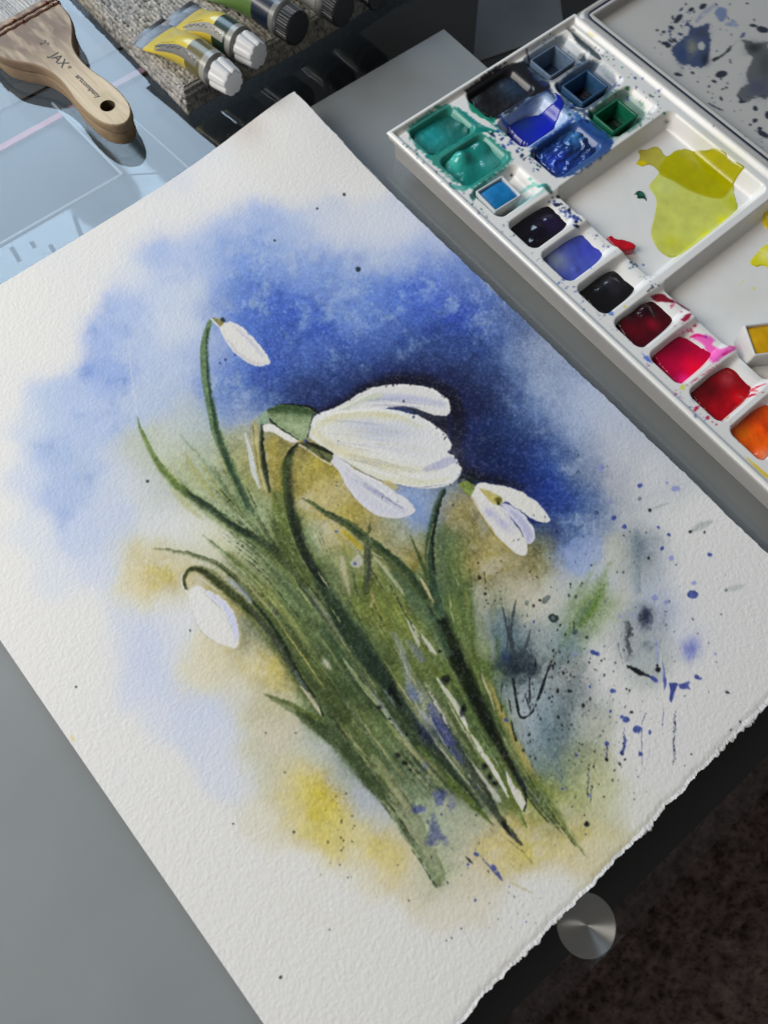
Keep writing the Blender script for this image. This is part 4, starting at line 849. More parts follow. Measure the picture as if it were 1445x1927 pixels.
def tray_h(a, b):
    """height of the tray (mm) at palette coordinates (mm)"""
    h = np.full(np.broadcast(a, b).shape, 14.0)
    # wells of the 3 x 3 block
    for a0, a1 in ROWS:
        for b0, b1 in ((8.6, 41.0), (49.0, 84.5), (91.5, 127.5)):
            d = rrect(a, b, a0, a1, b0, b1, 5.0)
            fl = 3.4+8.0*sm(b, b1-15, b1+1)
            h = np.minimum(h, 14-(14-fl)*sm(-d, 0, 4.6))
    # side wells with a ramp into the mixing areas
    for a0, a1 in SIDE:
        d = rrect(a, b, a0, a1, 8.6, 52.0, 5.0)
        fl = 3.2+8.2*sm(b, 24, 42)
        h = np.minimum(h, 14-(14-fl)*sm(-d, 0, 4.2))
    for a0, a1 in ((80.6, 151.8), (154.2, 226.0), (228.4, 287.0)):
        d = rrect(a, b, a0, a1, 42.0, 131.5, 6.0)
        fl = 5.4+.5*sm(-d, 0, 14)
        h = np.minimum(h, 14.6-(14.6-fl)*sm(-d, 0, 5.5))
    # walls between side wells stand up to their tips
    # higher dividers
    for ad in (79.4, 153.0, 227.2):
        h = np.maximum(h, 15.2-np.abs(a-ad)**2*2.2)*(b > 7)+h*(b <= 7)
    # long groove at the far end
    d = rrect(a, b, 3.2, 30.0, 128.6, 133.0, 2.0); h = np.minimum(h, 14-3*sm(-d, -.5, 1.5))
    # rim with a groove
    e = np.minimum(np.minimum(a, AMAX-a), np.minimum(b, BMAX-b))
    h = h+1.9*(1-sm(e, 2.2, 3.4))-.7*np.exp(-((e-4.3)/.55)**2)
    h = h-1.2*sm(1.0-e, 0, 1.0)**2
    return h
da = .55
av = np.arange(0, AMAX+.01, da); bv = np.arange(0, BMAX+.01, da)
AA, BB = np.meshgrid(av, bv, indexing='ij'); HH = tray_h(AA, BB)
TP = PO_+AA[..., None]*MM*A_DIR+BB[..., None]*MM*B_DIR; TP[..., 2] = HH*MM
# ---- dried paint and one pan's painted shadow on the white plastic
set_canvas(690, 0, 1445, 980)
PWH = np.array([214, 213, 210], np.float32)
CAN = np.zeros((CH, CW, 3), np.float32)+PWH
CAN *= (1+.012*N_mid+.01*N_sm)[..., None]
TEAL = (16, 122, 104); NAVY = (22, 28, 50)
PO('876 170,900 150,930 134,960 120,985 118,1012 132,1034 160,1026 180,992 204,940 226,905 214,884 196',(14,15,20),.95,2.,rough=3)
ST('905 146 3,930 130 4,950 118 3',(20,22,28),.8,1,1,dry=.6,rough=2); ST('985 120 5,1006 146 5,1030 172 5,1052 196 5,1076 222 3',(18,24,38),.9,1.5,1.5,rough=3)
ST('1052 190 6,1076 216 8,1100 236 8,1124 252 8,1146 268 6',(44,96,164),.8,2,2,rough=4,dry=.35)
PO('882 184,896 190,912 206,932 222,926 230,900 218,884 204',(20,124,98),.95,1.5,rough=2); ST('920 226 3,936 240 3,950 256 1',TEAL,.8,1,1,dry=.4)
PO('938 222,950 204,1000 182,1030 174,1060 196,1082 224,1050 250,1004 278,980 270,950 240',(150,172,206),.85,2.,rough=2)
ST('938 216 3,950 232 3,968 250 2',(56,96,190),.85,1,1,rough=2); ST('1078 222 3,1050 240 3,1010 268 3',(120,150,200),.5)
PO('1000 285,1030 258,1090 224,1130 246,1152 272,1120 304,1060 334,1030 316',(22,58,120),.88,2.,rough=4)
PO('764 246,790 222,838 196,860 204,884 222,900 240,930 262,962 298,930 330,880 352,842 330,800 292,776 268',(12,112,98),.82,3.,rough=5)
ST('895 246 4,920 244 4,938 250 2',(14,124,112),.9,1,1,rough=2)
PO('996 96,1040 66,1086 84,1096 116,1060 150,1020 154,996 130',(118,134,150),.6,4,rough=3); PO('1048 160,1100 112,1158 142,1150 176,1106 206,1070 190',(40,66,96),.7,3,rough=4)
PO('1108 222,1128 190,1166 168,1210 200,1206 232,1160 258,1128 250',(34,92,72),.55,4,rough=4)
ST('1076 58 4,1090 78 6,1110 94 6,1128 110 3',(44,58,64),.92,1.5,1.5); PO('1086 104,1098 100,1102 112,1092 118',(34,50,58),.9,1.5)
ST('1104 62 2,1114 66 4,1120 68 2',(196,190,118),.7,2,2)
ST('890 370 6,900 356 7,912 346 4',(24,84,78),.9,2,2); ST('996 336 3,1012 350 4,1028 346 2',(16,136,126),.85,1,1,rough=2,dry=.3); ST('980 362 3,996 352 4,1008 346 2',(60,170,150),.7,1,1,dry=.4)  # first stroke is the blue pan's shadow, painted dark teal into the plastic
ST('960 396 3,985 380 4,1010 366 3,1034 352 3',(120,190,178),.5,2,3); ST('1028 352 5,1036 362 4',(24,60,58),.8)
ST('1000 136 4,1024 160 5,1046 184 5,1068 206 4',(30,52,96),.6,2,2,rough=4,dry=.5); ST('1084 214 4,1108 234 6,1136 252 5,1150 264 3',(30,80,150),.8,1.5,1.5,rough=4,dry=.45); ST('1046 160 4,1070 196 5,1100 212 3',(24,50,84),.7,2,2,rough=3)
ST('1108 214 5,1128 240 5,1146 256 3',(16,64,70),.7,2,2,rough=3); ST('1148 256 3,1176 246 4,1200 226 3',(18,84,62),.6,2,2,rough=3,dry=.3); ST('975 200 3,1000 186 3,1030 172 2',(40,60,110),.6,1.5,1.5); ST('990 92 2,996 112 3,1010 140 3',(24,30,44),.7,2,2,rough=2)
ST('880 352 2,900 352 3,930 334 3,956 312 2',(30,130,118),.55,1.5,2,rough=2)
ST('800 292 3,840 276 4,880 258 4,905 246 3',(10,120,110),.85,1.2,1.2,rough=3); ST('862 206 4,884 224 5,906 240 4,930 258 3',(10,112,104),.8,1.2,1.2,rough=3,dry=.25); ST('850 350 3,872 354 4,900 342 3',(24,138,124),.75,1.5,1.5,rough=3); ST('1000 140 3,990 176 4,960 206 4,936 222 3',(16,20,32),.8,1.5,1.5,rough=3); ST('1076 226 4,1050 246 3,1010 272 4,1000 284 3',(30,66,150),.75,1.2,1.2,rough=3,dry=.3)
def spray2(n, x0, y0, x1, y1, wd, col, rmin, rmax, al=.9, seed=0):
    r_ = np.random.RandomState(seed)
    for k in range(n):
        t_ = r_.rand(); x = x0+(x1-x0)*t_+r_.randn()*wd; y = y0+(y1-y0)*t_+r_.randn()*wd
        q = rmin+(rmax-rmin)*r_.rand()**2.5; dot(x, y, q, col if not isinstance(col[0], tuple) else col[r_.randint(len(col))], al, 1+r_.rand()*.8, r_.rand()*180)
BL = [(30,44,110),(40,70,150),(18,24,44),(24,90,96)]
blob(1370,290,40,18,(208,206,172),.6,35); blob(1330,262,30,14,(206,205,186),.5,35); blob(1150,330,50,30,(205,204,198),.5); blob(1400,560,40,26,(208,206,196),.6)
spray2(60,925,236,1020,318,7,BL,.8,3.4,.88,1); spray2(40,1000,140,1150,262,6,BL,.8,3,.85,2)
spray2(46,1042,378,1092,420,6,BL[:2]+[(16,18,40)],.8,3.6,.92,3); spray2(34,1110,440,1240,540,6,BL,.6,2.2,.8,4)
spray2(40,760,270,930,420,5,[(20,110,100),(30,60,80)],.6,2.,.75,5); spray2(60,945,425,1210,660,5,[(50,80,170),(60,90,160),(30,40,80)],.6,2.,.7,6)
spray2(40,1215,670,1330,790,6,[(90,100,180),(180,20,80),(60,90,160)],.6,2.4,.7,7); spray2(34,1290,720,1445,860,6,[(180,20,60),(150,10,40),(200,120,40)],.6,2.4,.75,8)
spray2(36,1130,110,1240,190,14,[(30,110,70),(24,40,50),(40,50,120)],.7,3.,.8,9); spray2(26,1160,250,1240,205,8,[(20,90,60),(30,50,50)],.7,2.6,.8,10)
spray2(16,1000,90,1075,60,14,[(40,50,56),(60,60,60)],.6,1.8,.7,11)
DT2 = [(1182,186,3.4,(50,54,150)),(1207,196,4,(30,120,80)),(1180,166,5,(36,110,70)),(1228,92+90,1.6,(30,34,40)),(1154,112,1.6,(20,20,24)),(1120,90,1.6,(20,20,24)),(1175,577,3,(206,196,90)),(1284,729,5,(206,204,100)),(962,160+170,2.6,NAVY),(1240,182,1.4,(30,30,34)),(1342,237,1.4,(40,40,44)),(1360,297,2,(220,214,140)),(1393,535,2,(214,208,120)),(1418,543,2.6,(214,206,90)),(1398,530,1.6,(214,206,90))]
for x_,y_,r_,c_ in DT2: dot(x_,y_,r_,c_,.9)
blob(1254,229,5,4,(90,94,96),.7); blob(1254,229,1.6,1.6,(40,40,46),.7)
ST('1096 494 2,1106 502 3,1114 506 1',(70,110,190),.8,1,1,rough=2); ST('1140 580 2,1148 588 4,1152 592 1',(64,104,180),.8,1,1,rough=2); ST('1208 664 2,1216 674 4,1224 682 3',(74,96,190),.8,1.5,1.5,rough=3)
ST('1112 545 1.5,1120 540 2,1128 534 1',(26,30,40),.8); ST('1228 540 2,1218 548 1.5',(24,26,34),.85)
PO('1222 558,1234 553,1246 552,1256 560,1268 568,1262 570,1248 568,1232 566',(110,10,28),.95,1.5,rough=1.5); ST('1256 562 1.5,1276 572 1.2,1296 584 1.4',(120,10,40),.85); ST('1262 576 2,1268 572 1,1262 580 1',(190,30,90),.8); PO('1283 600,1290 592,1300 590,1296 600,1286 606',(150,12,50),.9,1.2)
spray2(20,1270,600,1310,640,8,[(190,30,90),(150,20,60)],.8,3.2,.8,12)
PO('1305 636,1316 628,1334 632,1344 640,1340 650,1356 656,1374 652,1366 666,1344 682,1330 672,1322 650',(226,52,160),.75,3,rough=2); ST('1300 634 2,1312 630 3,1326 634 1',(214,20,120),.85); ST('1360 668 3,1380 656 3,1374 652 1',(200,30,130),.8); dot(1328,634,3,(120,50,160),.8)
ST('1300 720 2,1330 700 2,1350 686 2',(190,20,60),.6,1,1,dry=.5); ST('1396 718 1.5,1412 732 3,1424 736 1',(190,18,40),.85,dry=.3); ST('1400 742 2,1420 730 2.5,1440 722 1',(196,20,50),.75,.8,.8,dry=.55); ST('1392 752 2,1412 744 2.6,1436 738 1',(186,16,44),.85,.8,.8,dry=.5)
DTs = [(1310,768,4),(1331,786,4),(1307,772,3),(1340,794,2),(1347,799,2)]
for x_,y_,r_ in DTs: dot(x_,y_,r_,(176,14,60),.85)
ST('1405 862 1.5,1424 880 3,1445 898 4',(214,180,30),.85,1,1.5)
ST('735 262 2,860 380 2.4,960 470 2,1040 545 1.5',(186,212,206),.5,2,3); ST('1080 575 2,1200 690 2,1300 785 2,1400 875 2',(196,212,208),.5,2,3)
CT = lin(sample(*proj(TP)))*1.22
M_tray = mat('white_abs_plastic', (.8, .8, .8), .28, .5, attr=True, bump=(500, .03, .0003))
pal = thing('paint_palette', PO_+A_DIR*.13+B_DIR*.07, 'open white plastic paint palette with filled colour wells and stained lid', 'palette')
grid('mixing_tray', TP, M_tray, pal, np.clip(CT, 0, .88), flip=False)
# outer wall below the rim, set in a little
def frame(a0, a1, b0, b1, r=5, n=8):
    c_ = []
    for ca, cb, s0 in ((a1-r, b1-r, 0), (a0+r, b1-r, 90), (a0+r, b0+r, 180), (a1-r, b0+r, 270)):
        for t_ in np.linspace(0, 90, n): c_.append((ca+r*cos(radians(s0+t_)), cb+r*sin(radians(s0+t_))))
    return c_+c_[:1]
M_white = mat('white_plastic_wall', L3(214, 212, 208), .35, .5, var=(60, .04))
ring = []
for off, z in ((0.0, 14.6), (0.1, 12.6), (.9, 12.2), (1.6, 11.6), (2.6, 1.2), (3.4, .3)):
    ring.append([pab(a_, b_, z) for a_, b_ in frame(off, AMAX-off, off, BMAX-off, 2.6 if off < 1 else 4)])
grid('outer_wall', np.array(ring), M_white, pal)
# ---- hinge strip and lid
M_navy = mat('navy_seal', (.016, .024, .055), .5, .4)
B0 = 140.2
prism('hinge', [pab(3, 139.0)[:2], pab(AMAX-3, 139.0)[:2], pab(AMAX-3, 142.6)[:2], pab(3, 142.6)[:2]], .003, .0118, M_white, pal, bevel=.0012, seg=3)
M_hingeblue = mat('blue_stained_plastic', L3(70, 96, 168), .35, .5, var=(90, .3))
prism('hinge_stain', [pab(28, 141.4)[:2], pab(50, 141.4)[:2], pab(50, 142.9)[:2], pab(28, 142.9)[:2]], .009, .0122, M_hingeblue, pal, bevel=.0004)
LB0, LB1 = 142.8, 300.
la = np.arange(-2, AMAX+.01, .8); lb = np.arange(LB0, LB1, .8)
LA, LBm = np.meshgrid(la, lb, indexing='ij')
def lid_h(a, b):
    d = rrect(a, b, -2, AMAX, LB0, LB1+150, 7.0)
    h = 12.4-5.2*sm(-d, 7.0, 9.4)
    h = h-1.0*np.exp(-((-d-4.2)/.9)**2)-1.5*sm(d, -1.2, 0)
    return h
LH = lid_h(LA, LBm); LP = PO_+LA[..., None]*MM*A_DIR+LBm[..., None]*MM*B_DIR; LP[..., 2] = LH*MM
CAN = np.zeros((CH, CW, 3), np.float32)+np.array([205, 203, 199], np.float32)
CAN *= (1+.015*N_mid)[..., None]
PO('1293 47,1310 50,1334 44,1332 57,1337 78,1334 104,1324 125,1308 125,1287 122,1272 112,1263 101,1267 86,1282 73,1295 62',(58,74,112),.92,2.,rough=3)
blob(1300,90,14,20,(150,150,132),.85,20,rough=.5); blob(1326,112,8,12,(34,42,60),.8); blob(1285,100,10,16,(40,64,120),.7); blob(1318,62,14,8,(70,76,90),.7); PO('1312 82,1320 78,1326 86,1322 94,1314 92',(200,199,196),.95,1.2)
PO('1343 24,1352 14,1364 16,1366 30,1358 40,1350 36',(108,128,172),.8,2,rough=2); PO('1362 46,1378 38,1386 48,1374 50',(140,156,190),.7,1.5,rough=2); ST('1310 40 4,1325 24 5,1345 10 4',(150,160,182),.6,2,2,dry=.45)
PO('1394 75,1408 76,1422 82,1432 80,1445 86,1445 179,1422 182,1399 193,1386 179,1396 164,1407 156,1404 135,1415 112,1402 96',(96,100,102),.9,2.,rough=3); blob(1425,165,24,18,(82,88,116),.8); blob(1418,90,14,10,(46,48,50),.8); blob(1440,120,14,26,(70,78,78),.7); ST('1387 180 1.4,1400 192 1.4,1420 184 1,1438 180 1',(50,54,66),.7)
ST('1343 112 4,1356 106 3,1370 94 3,1374 88 1.5',(38,44,50),.9,1,1,rough=1.5); ST('1374 88 .8,1390 76 .8',(110,110,110),.6); PO('1390 72,1396 62,1402 62,1398 70',(84,92,140),.85,1)
for x_,y_,r_,a_,g_ in [(1248,60,3,1.3,0),(1256,84,5,1.2,30),(1262,52,3.4,1.6,20),(1276,35,5,2.2,-50),(1300,18,4,1.5,-30),(1322,12,5,1.6,-30),(1356,140,6,2,-10),(1366,165,2.4,1.2,0),(1343,153,2.6,2,20),(1420,204,4.4,1.2,60),(1420,227,4,1.3,-30),(1411,235,2.6,1.2,0),(1429,242,3,1.6,10),(1435,252,5,2.4,30),(1356,186,3,1.6,60),(1435,56,6,2,15),(1416,48,3,2.4,5),(1373,112,1.6,1,0),(1302,137,2.4,1.6,30),(1274,140,3,2.4,10),(1444,216,7,.8,0),(1393,74+118,2,2,10),(1240,78,2,1,0),(1290,8,2,1,0)]: dot(x_,y_,r_,(36,42,60),.9,a_,g_)
spray2(50,1240,90,1300,30,10,[(40,52,90),(30,34,44),(60,76,120)],.7,3.,.85,21); spray2(26,1330,150,1420,210,14,[(40,44,56)],.6,2.2,.8,22); spray2(30,1290,140,1400,30,24,[(60,72,100),(40,44,60)],.6,2.,.7,23); spray2(24,1400,250,1440,280,10,[(60,62,70)],.5,1.4,.7,24)
ST('1332 194 1,1346 202 1.6,1360 208 1',(40,46,60),.85); ST('1120 40 5,1150 30 8,1180 16 6',(196,196,196),.5,6,6)
CL = lin(sample(*proj(LP)))*.84
lid = grid('lid', LP, M_tray, pal, np.clip(CL, 0, .88))
seal = []
for da_, z in ((3.3, 11.7), (3.7, 12.1), (4.7, 12.1), (5.1, 11.7)):
    r_ = 5.5-(da_-3.3)*.5; c_ = [(AMAX-da_, LB0+da_)]
    for t_ in np.linspace(270, 180, 8): c_.append((-2+da_+r_+r_*cos(radians(t_)), LB0+da_+r_+r_*sin(radians(t_))))
    c_.append((-2+da_, LB1-1)); seal.append([pab(a_, b_, z) for a_, b_ in c_])
grid('seal', np.array(seal), M_navy, lid)
lw = [[pab(a_, b_, z) for a_, b_ in ((AMAX, LB0+o_), (0, LB0+o_), (-2+o_, LB0+2), (-2+o_, LB1))] for o_, z in ((0, 11.4), (.5, 1.0))]
grid('lid_wall', np.array(lw), M_white, pal)
# ---- paint lying in the wells
def inside(a, b, P):
    D = np.full(a.shape, 1e9); ins = np.zeros(a.shape, bool); n = len(P)
    for i in range(n):
        p, q = P[i], P[(i+1) % n]; dx, dy = q-p; L = dx*dx+dy*dy+1e-9
        t = np.clip(((a-p[0])*dx+(b-p[1])*dy)/L, 0, 1); D = np.minimum(D, np.hypot(a-p[0]-t*dx, b-p[1]-t*dy))
        if p[1] != q[1]: ins ^= ((p[1] <= b) != (q[1] <= b)) & (a < (q[0]-p[0])*(b-p[1])/(q[1]-p[1])+p[0])
    return np.where(ins, D, -D)
def paint_patch(name, pts, z_lvl, cols, M, film=.3, lumps=(), rough=.5, seed=0, parent=None, step=.45, swirl=0., zones=(), grow=0.):
    """pts in photo pixels; fills the well up to z_lvl (mm) and clings as a film above it; lumps: (x, y, radius mm, height mm)
       cols: [(x, y, radius mm, sRGB)], first is the body colour"""
    Pm = spline([tuple(q)+() for q in np.vstack([to_ab(pts, z_lvl), to_ab(pts[:1], z_lvl)])], 5)[:-1]
    a0, b0 = Pm.min(0)-2; a1, b1 = Pm.max(0)+2
    a, b = np.meshgrid(np.arange(a0, a1, step), np.arange(b0, b1, step), indexing='ij')
    nz = fbm(seed+100, 14, 3, a.shape[0], a.shape[1]); nz2 = fbm(seed+200, 7, 3, a.shape[0], a.shape[1])
    s = inside(a, b, Pm)+nz2*rough+grow
    s = np.minimum(s, np.minimum(a-4.2, b-7.6))
    base = tray_h(a, b)
    z = np.maximum(z_lvl-.25+0*a, base+film) if film > 0 else z_lvl+0*a
    wall = sm(z_lvl+1.2-base, 0, 1.2)
    for x, y, r_, h_ in lumps:
        ca, cb = to_ab([(x, y)], z_lvl)[0]; z = z+h_*np.exp(-(((a-ca)**2+(b-cb)**2)/r_**2))*wall
    if swirl: z = z+swirl*np.sin(a*.9+nz*7+b*.35)*sm(s, 0, 3)
    z = z+(.10 if film > 0 else .42)*nz*sm(s, 0, 2)
    k = sm(s, -.35, .9)
    if film > 0: z = np.where(base < z_lvl-.3, z, base+(z-base)*k-(1-k)*.25)
    else: z = base+(z-base)*k-(1-k)*.3
    z = np.where(s < 0, np.minimum(z, base-.2*sm(-s, 0, .6)), z)
    c = np.zeros(a.shape+(3,), np.float32)+lin(cols[0][3])
    for x, y, r_, cc_ in cols[1:]:
        ca, cb = to_ab([(x, y)], z_lvl)[0]; w_ = np.exp(-((((a-ca)**2+(b-cb)**2)/r_**2)*(1+.5*nz)))[..., None]; c = c+(lin(cc_)-c)*np.clip(w_, 0, 1)
    for zp, cc_, fe in zones:
        sz = inside(a, b, spline([tuple(q) for q in np.vstack([to_ab(zp, z_lvl), to_ab(zp[:1], z_lvl)])], 5)[:-1])+nz*.8; c = c+(lin(cc_)-c)*sm(sz, -fe, fe)[..., None]
    c = 1.28*c*(1+.16*nz[..., None])*(1-.2*np.exp(-((s-.5)/.5)**2)*(film > 0))[..., None]
    P3 = PO_+a[..., None]*MM*A_DIR+b[..., None]*MM*B_DIR; P3[..., 2] = z*MM
    sq = np.maximum.reduce([s[:-1, :-1], s[1:, :-1], s[:-1, 1:], s[1:, 1:]]) > -.5
    return grid(name, P3, M, parent or pal, np.clip(c, 0, 1), sq)
M_wet = mat('wet_paint', (.5, .5, .5), .16, .5, attr=True, coat=.4, bump=(230, .4, .0014))
M_satin = mat('drying_paint', (.5, .5, .5), .42, .5, attr=True, bump=(300, .1, .0005))
M_film = mat('thin_paint_wash', (.5, .5, .5), .2, .5, attr=True)
NAME = 'paint_puddle'
paint_patch(NAME,[(770,240),(800,216),(838,198),(858,204),(882,224),(896,244),(870,262),(838,276),(812,288),(788,270)],10.6,[(0,0,0,(8,92,84)),(812,256,8,(18,138,138)),(850,232,5,(8,84,78))],M_satin,lumps=[(868,236,3,1.6),(880,246,2,2.),(800,260,6,.6)],film=0., grow=1.6, seed=1)
paint_patch(NAME,[(815,294),(850,272),(905,250),(938,270),(962,298),(940,318),(905,340),(872,352),(846,338),(826,316)],10.6,[(0,0,0,(12,112,102)),(850,305,6,(60,170,158)),(900,300,7,(16,112,104)),(930,308,6,(60,140,134))],M_wet,lumps=[(866,300,5,4.2),(905,278,6,2.6),(922,312,5,1.6),(880,330,6,1.2)],film=0., grow=1.6, seed=2)
paint_patch(NAME,[(882,180),(900,158),(945,134),(975,128),(1000,146),(1020,170),(1000,186),(965,204),(932,218),(902,206)],11.0,[(0,0,0,(11,11,15)),(966,166,7,(34,52,74))],M_satin,lumps=[(905,188,4,1.0),(960,165,5,.8)],film=0., grow=1.6, seed=3,rough=.8)
paint_patch(NAME,[(956,236),(985,222),(1020,212),(1040,206),(1038,190),(1048,196),(1056,210),(1050,228),(1030,250),(1002,270),(975,258)],8.6,[(0,0,0,(20,38,150)),(1030,246,6,(14,30,170)),(985,232,5,(22,50,120))],M_film,seed=4)
paint_patch(NAME,[(1004,282),(1030,262),(1062,244),(1092,236),(1120,252),(1146,272),(1122,296),(1088,312),(1056,326),(1028,310)],10.8,[(0,0,0,(22,52,118)),(1080,262,6,(50,104,160)),(1046,304,5,(30,60,170)),(1110,280,6,(16,36,78))],M_wet,lumps=[(1062,282,4,2.),(1090,262,5,2.4),(1040,302,3,1.6),(1110,284,4,1.2)],film=0., grow=1.6, seed=5,swirl=.55)
paint_patch(NAME,[(950,420),(980,400),(1010,384),(1036,390),(1058,408),(1064,424),(1040,446),(1010,464),(984,456),(962,438)],9.8,[(0,0,0,(12,9,20)),(1036,420,5,(34,24,60))],M_wet,lumps=[(1014,432,3,1.8),(1030,416,3,1.6),(1004,454,2,1.2),(1000,416,5,.6)],film=0., grow=1.6, seed=6)
paint_patch(NAME,[(1014,476),(1044,452),(1078,432),(1096,424),(1116,440),(1134,464),(1124,486),(1100,506),(1076,524),(1048,512),(1028,496)],9.9,[(0,0,0,(66,78,158)),(1046,490,6,(112,122,146)),(1110,470,7,(58,68,168)),(1090,434,4,(52,56,120))],M_film,lumps=[(1082,508,2,.8)],film=0., grow=1.6, seed=7)
paint_patch(NAME,[(1088,536),(1106,520),(1140,516),(1160,514),(1180,526),(1190,546),(1182,566),(1162,582),(1140,586),(1112,568),(1096,550)],8.9,[(0,0,0,(14,14,17)),(1150,536,5,(40,40,48))],M_wet,lumps=[(1150,536,4,2.0),(1130,546,3,1.4),(1172,552,4,1.)],film=0., grow=1.6, seed=8)
paint_patch(NAME,[(1156,600),(1176,580),(1206,570),(1228,572),(1248,584),(1260,606),(1256,630),(1236,644),(1208,654),(1180,632)],9.8,[(0,0,0,(58,0,12)),(1190,622,5,(92,0,20)),(1212,588,5,(26,0,8)),(1228,612,3,(130,8,34))],M_wet,lumps=[(1222,604,4,1.8),(1212,584,3,2.),(1178,606,4,1.2),(1240,636,4,1.0)],film=0., grow=1.6, seed=9)
paint_patch(NAME,[(1226,662),(1250,642),(1284,636),(1310,650),(1322,658),(1334,648),(1344,662),(1336,680),(1310,704),(1284,722),(1256,700)],9.6,[(0,0,0,(178,0,56)),(1275,655,6,(132,0,44)),(1305,690,6,(224,2,50)),(1286,716,3,(236,30,120))],M_film,film=0., grow=1., seed=10)
paint_patch(NAME,[(1298,736),(1320,706),(1348,690),(1372,680),(1392,690),(1398,712),(1420,716),(1404,736),(1420,744),(1400,768),(1384,788),(1360,794),(1330,772)],10.0,[(0,0,0,(140,0,16)),(1335,735,6,(92,0,12)),(1394,752,5,(204,2,18)),(1366,714,3,(170,50,60)),(1350,778,4,(170,0,20))],M_wet,lumps=[(1388,756,3,1.2),(1374,764,2,1.),(1364,712,5,.6)],film=0., grow=1.2, seed=11)
paint_patch(NAME,[(1372,806),(1400,778),(1440,750),(1480,745),(1500,770),(1490,820),(1450,868),(1420,858),(1394,836)],9.8,[(0,0,0,(236,84,2)),(1410,785,7,(176,56,4)),(1395,815,5,(206,96,4)),(1440,836,6,(250,92,4)),(1436,862,3,(240,130,90)),(1445,800,4,(220,60,4))],M_wet,lumps=[(1430,858,3,1.6),(1444,850,3,1.4),(1434,805,3,.8)],film=0., grow=1.6, seed=12)
paint_patch(NAME,[(1505,880),(1540,850),(1580,860),(1570,900),(1530,930)],7.8,[(0,0,0,(228,180,10))],M_wet,seed=13)
# thin washes in the mixing areas
yel = [(1194,309),(1202,296),(1202,282),(1215,280),(1233,274),(1243,280),(1254,293),(1272,282),(1293,280),(1319,291),(1345,304),(1365,322),(1386,335),(1381,345),(1382,363),(1387,392),(1360,420),(1326,449),(1293,475),(1267,484),(1246,478),(1230,459),(1224,436),(1230,405),(1233,376),(1222,356),(1220,348),(1235,330),(1238,322),(1222,311),(1209,314)]
paint_patch('paint_wash', yel, 6.0, [(0,0,0,(188,192,92)),(1380,380,6,(176,180,40)),(1360,415,3.5,(206,206,20)),(1330,444,3.5,(206,206,30)),(1300,468,3.5,(196,198,60)),(1262,456,5,(184,184,58)),(1250,350,6,(196,204,112))], M_film, film=.22, seed=14, rough=.35,
  zones=[([(1196,300),(1202,278),(1235,272),(1250,292),(1262,300),(1258,330),(1236,324),(1215,318)],(172,164,64),1.2),([(1250,300),(1272,280),(1293,278),(1319,289),(1345,302),(1368,322),(1390,335),(1380,350),(1362,371),(1345,373),(1319,367),(1293,357),(1267,342),(1238,324)],(164,158,2),.9),([(1194,310),(1202,302),(1214,304),(1216,312),(1206,316)],(206,184,8),.5)])
paint_patch('paint_drop', [(1192,366),(1198,359),(1207,359),(1213,365),(1217,378),(1210,373),(1200,373)], 6.2, [(0,0,0,(16,66,56)),(1206,366,1.5,(40,96,84))], M_wet, film=.8, seed=15, rough=.2, step=.3)
paint_patch('paint_drop', [(1142,446),(1150,443),(1160,449),(1180,452),(1196,461),(1190,468),(1170,469),(1155,460)], 10, [(0,0,0,(178,12,32))], M_wet, film=.6, seed=16, rough=.25, step=.3)
paint_patch('paint_drop', [(1434,404),(1445,400),(1460,404),(1462,420),(1446,430),(1436,420)], 6.2, [(0,0,0,(214,190,6))], M_wet, film=1.2, seed=17, rough=.3)
paint_patch('paint_wash', [(1411,492),(1424,472),(1440,460),(1470,448),(1476,480),(1452,512),(1436,500),(1424,504)], 6.2, [(0,0,0,(206,200,28)),(1440,480,4,(220,216,120))], M_film, film=.3, seed=18, rough=1.2)

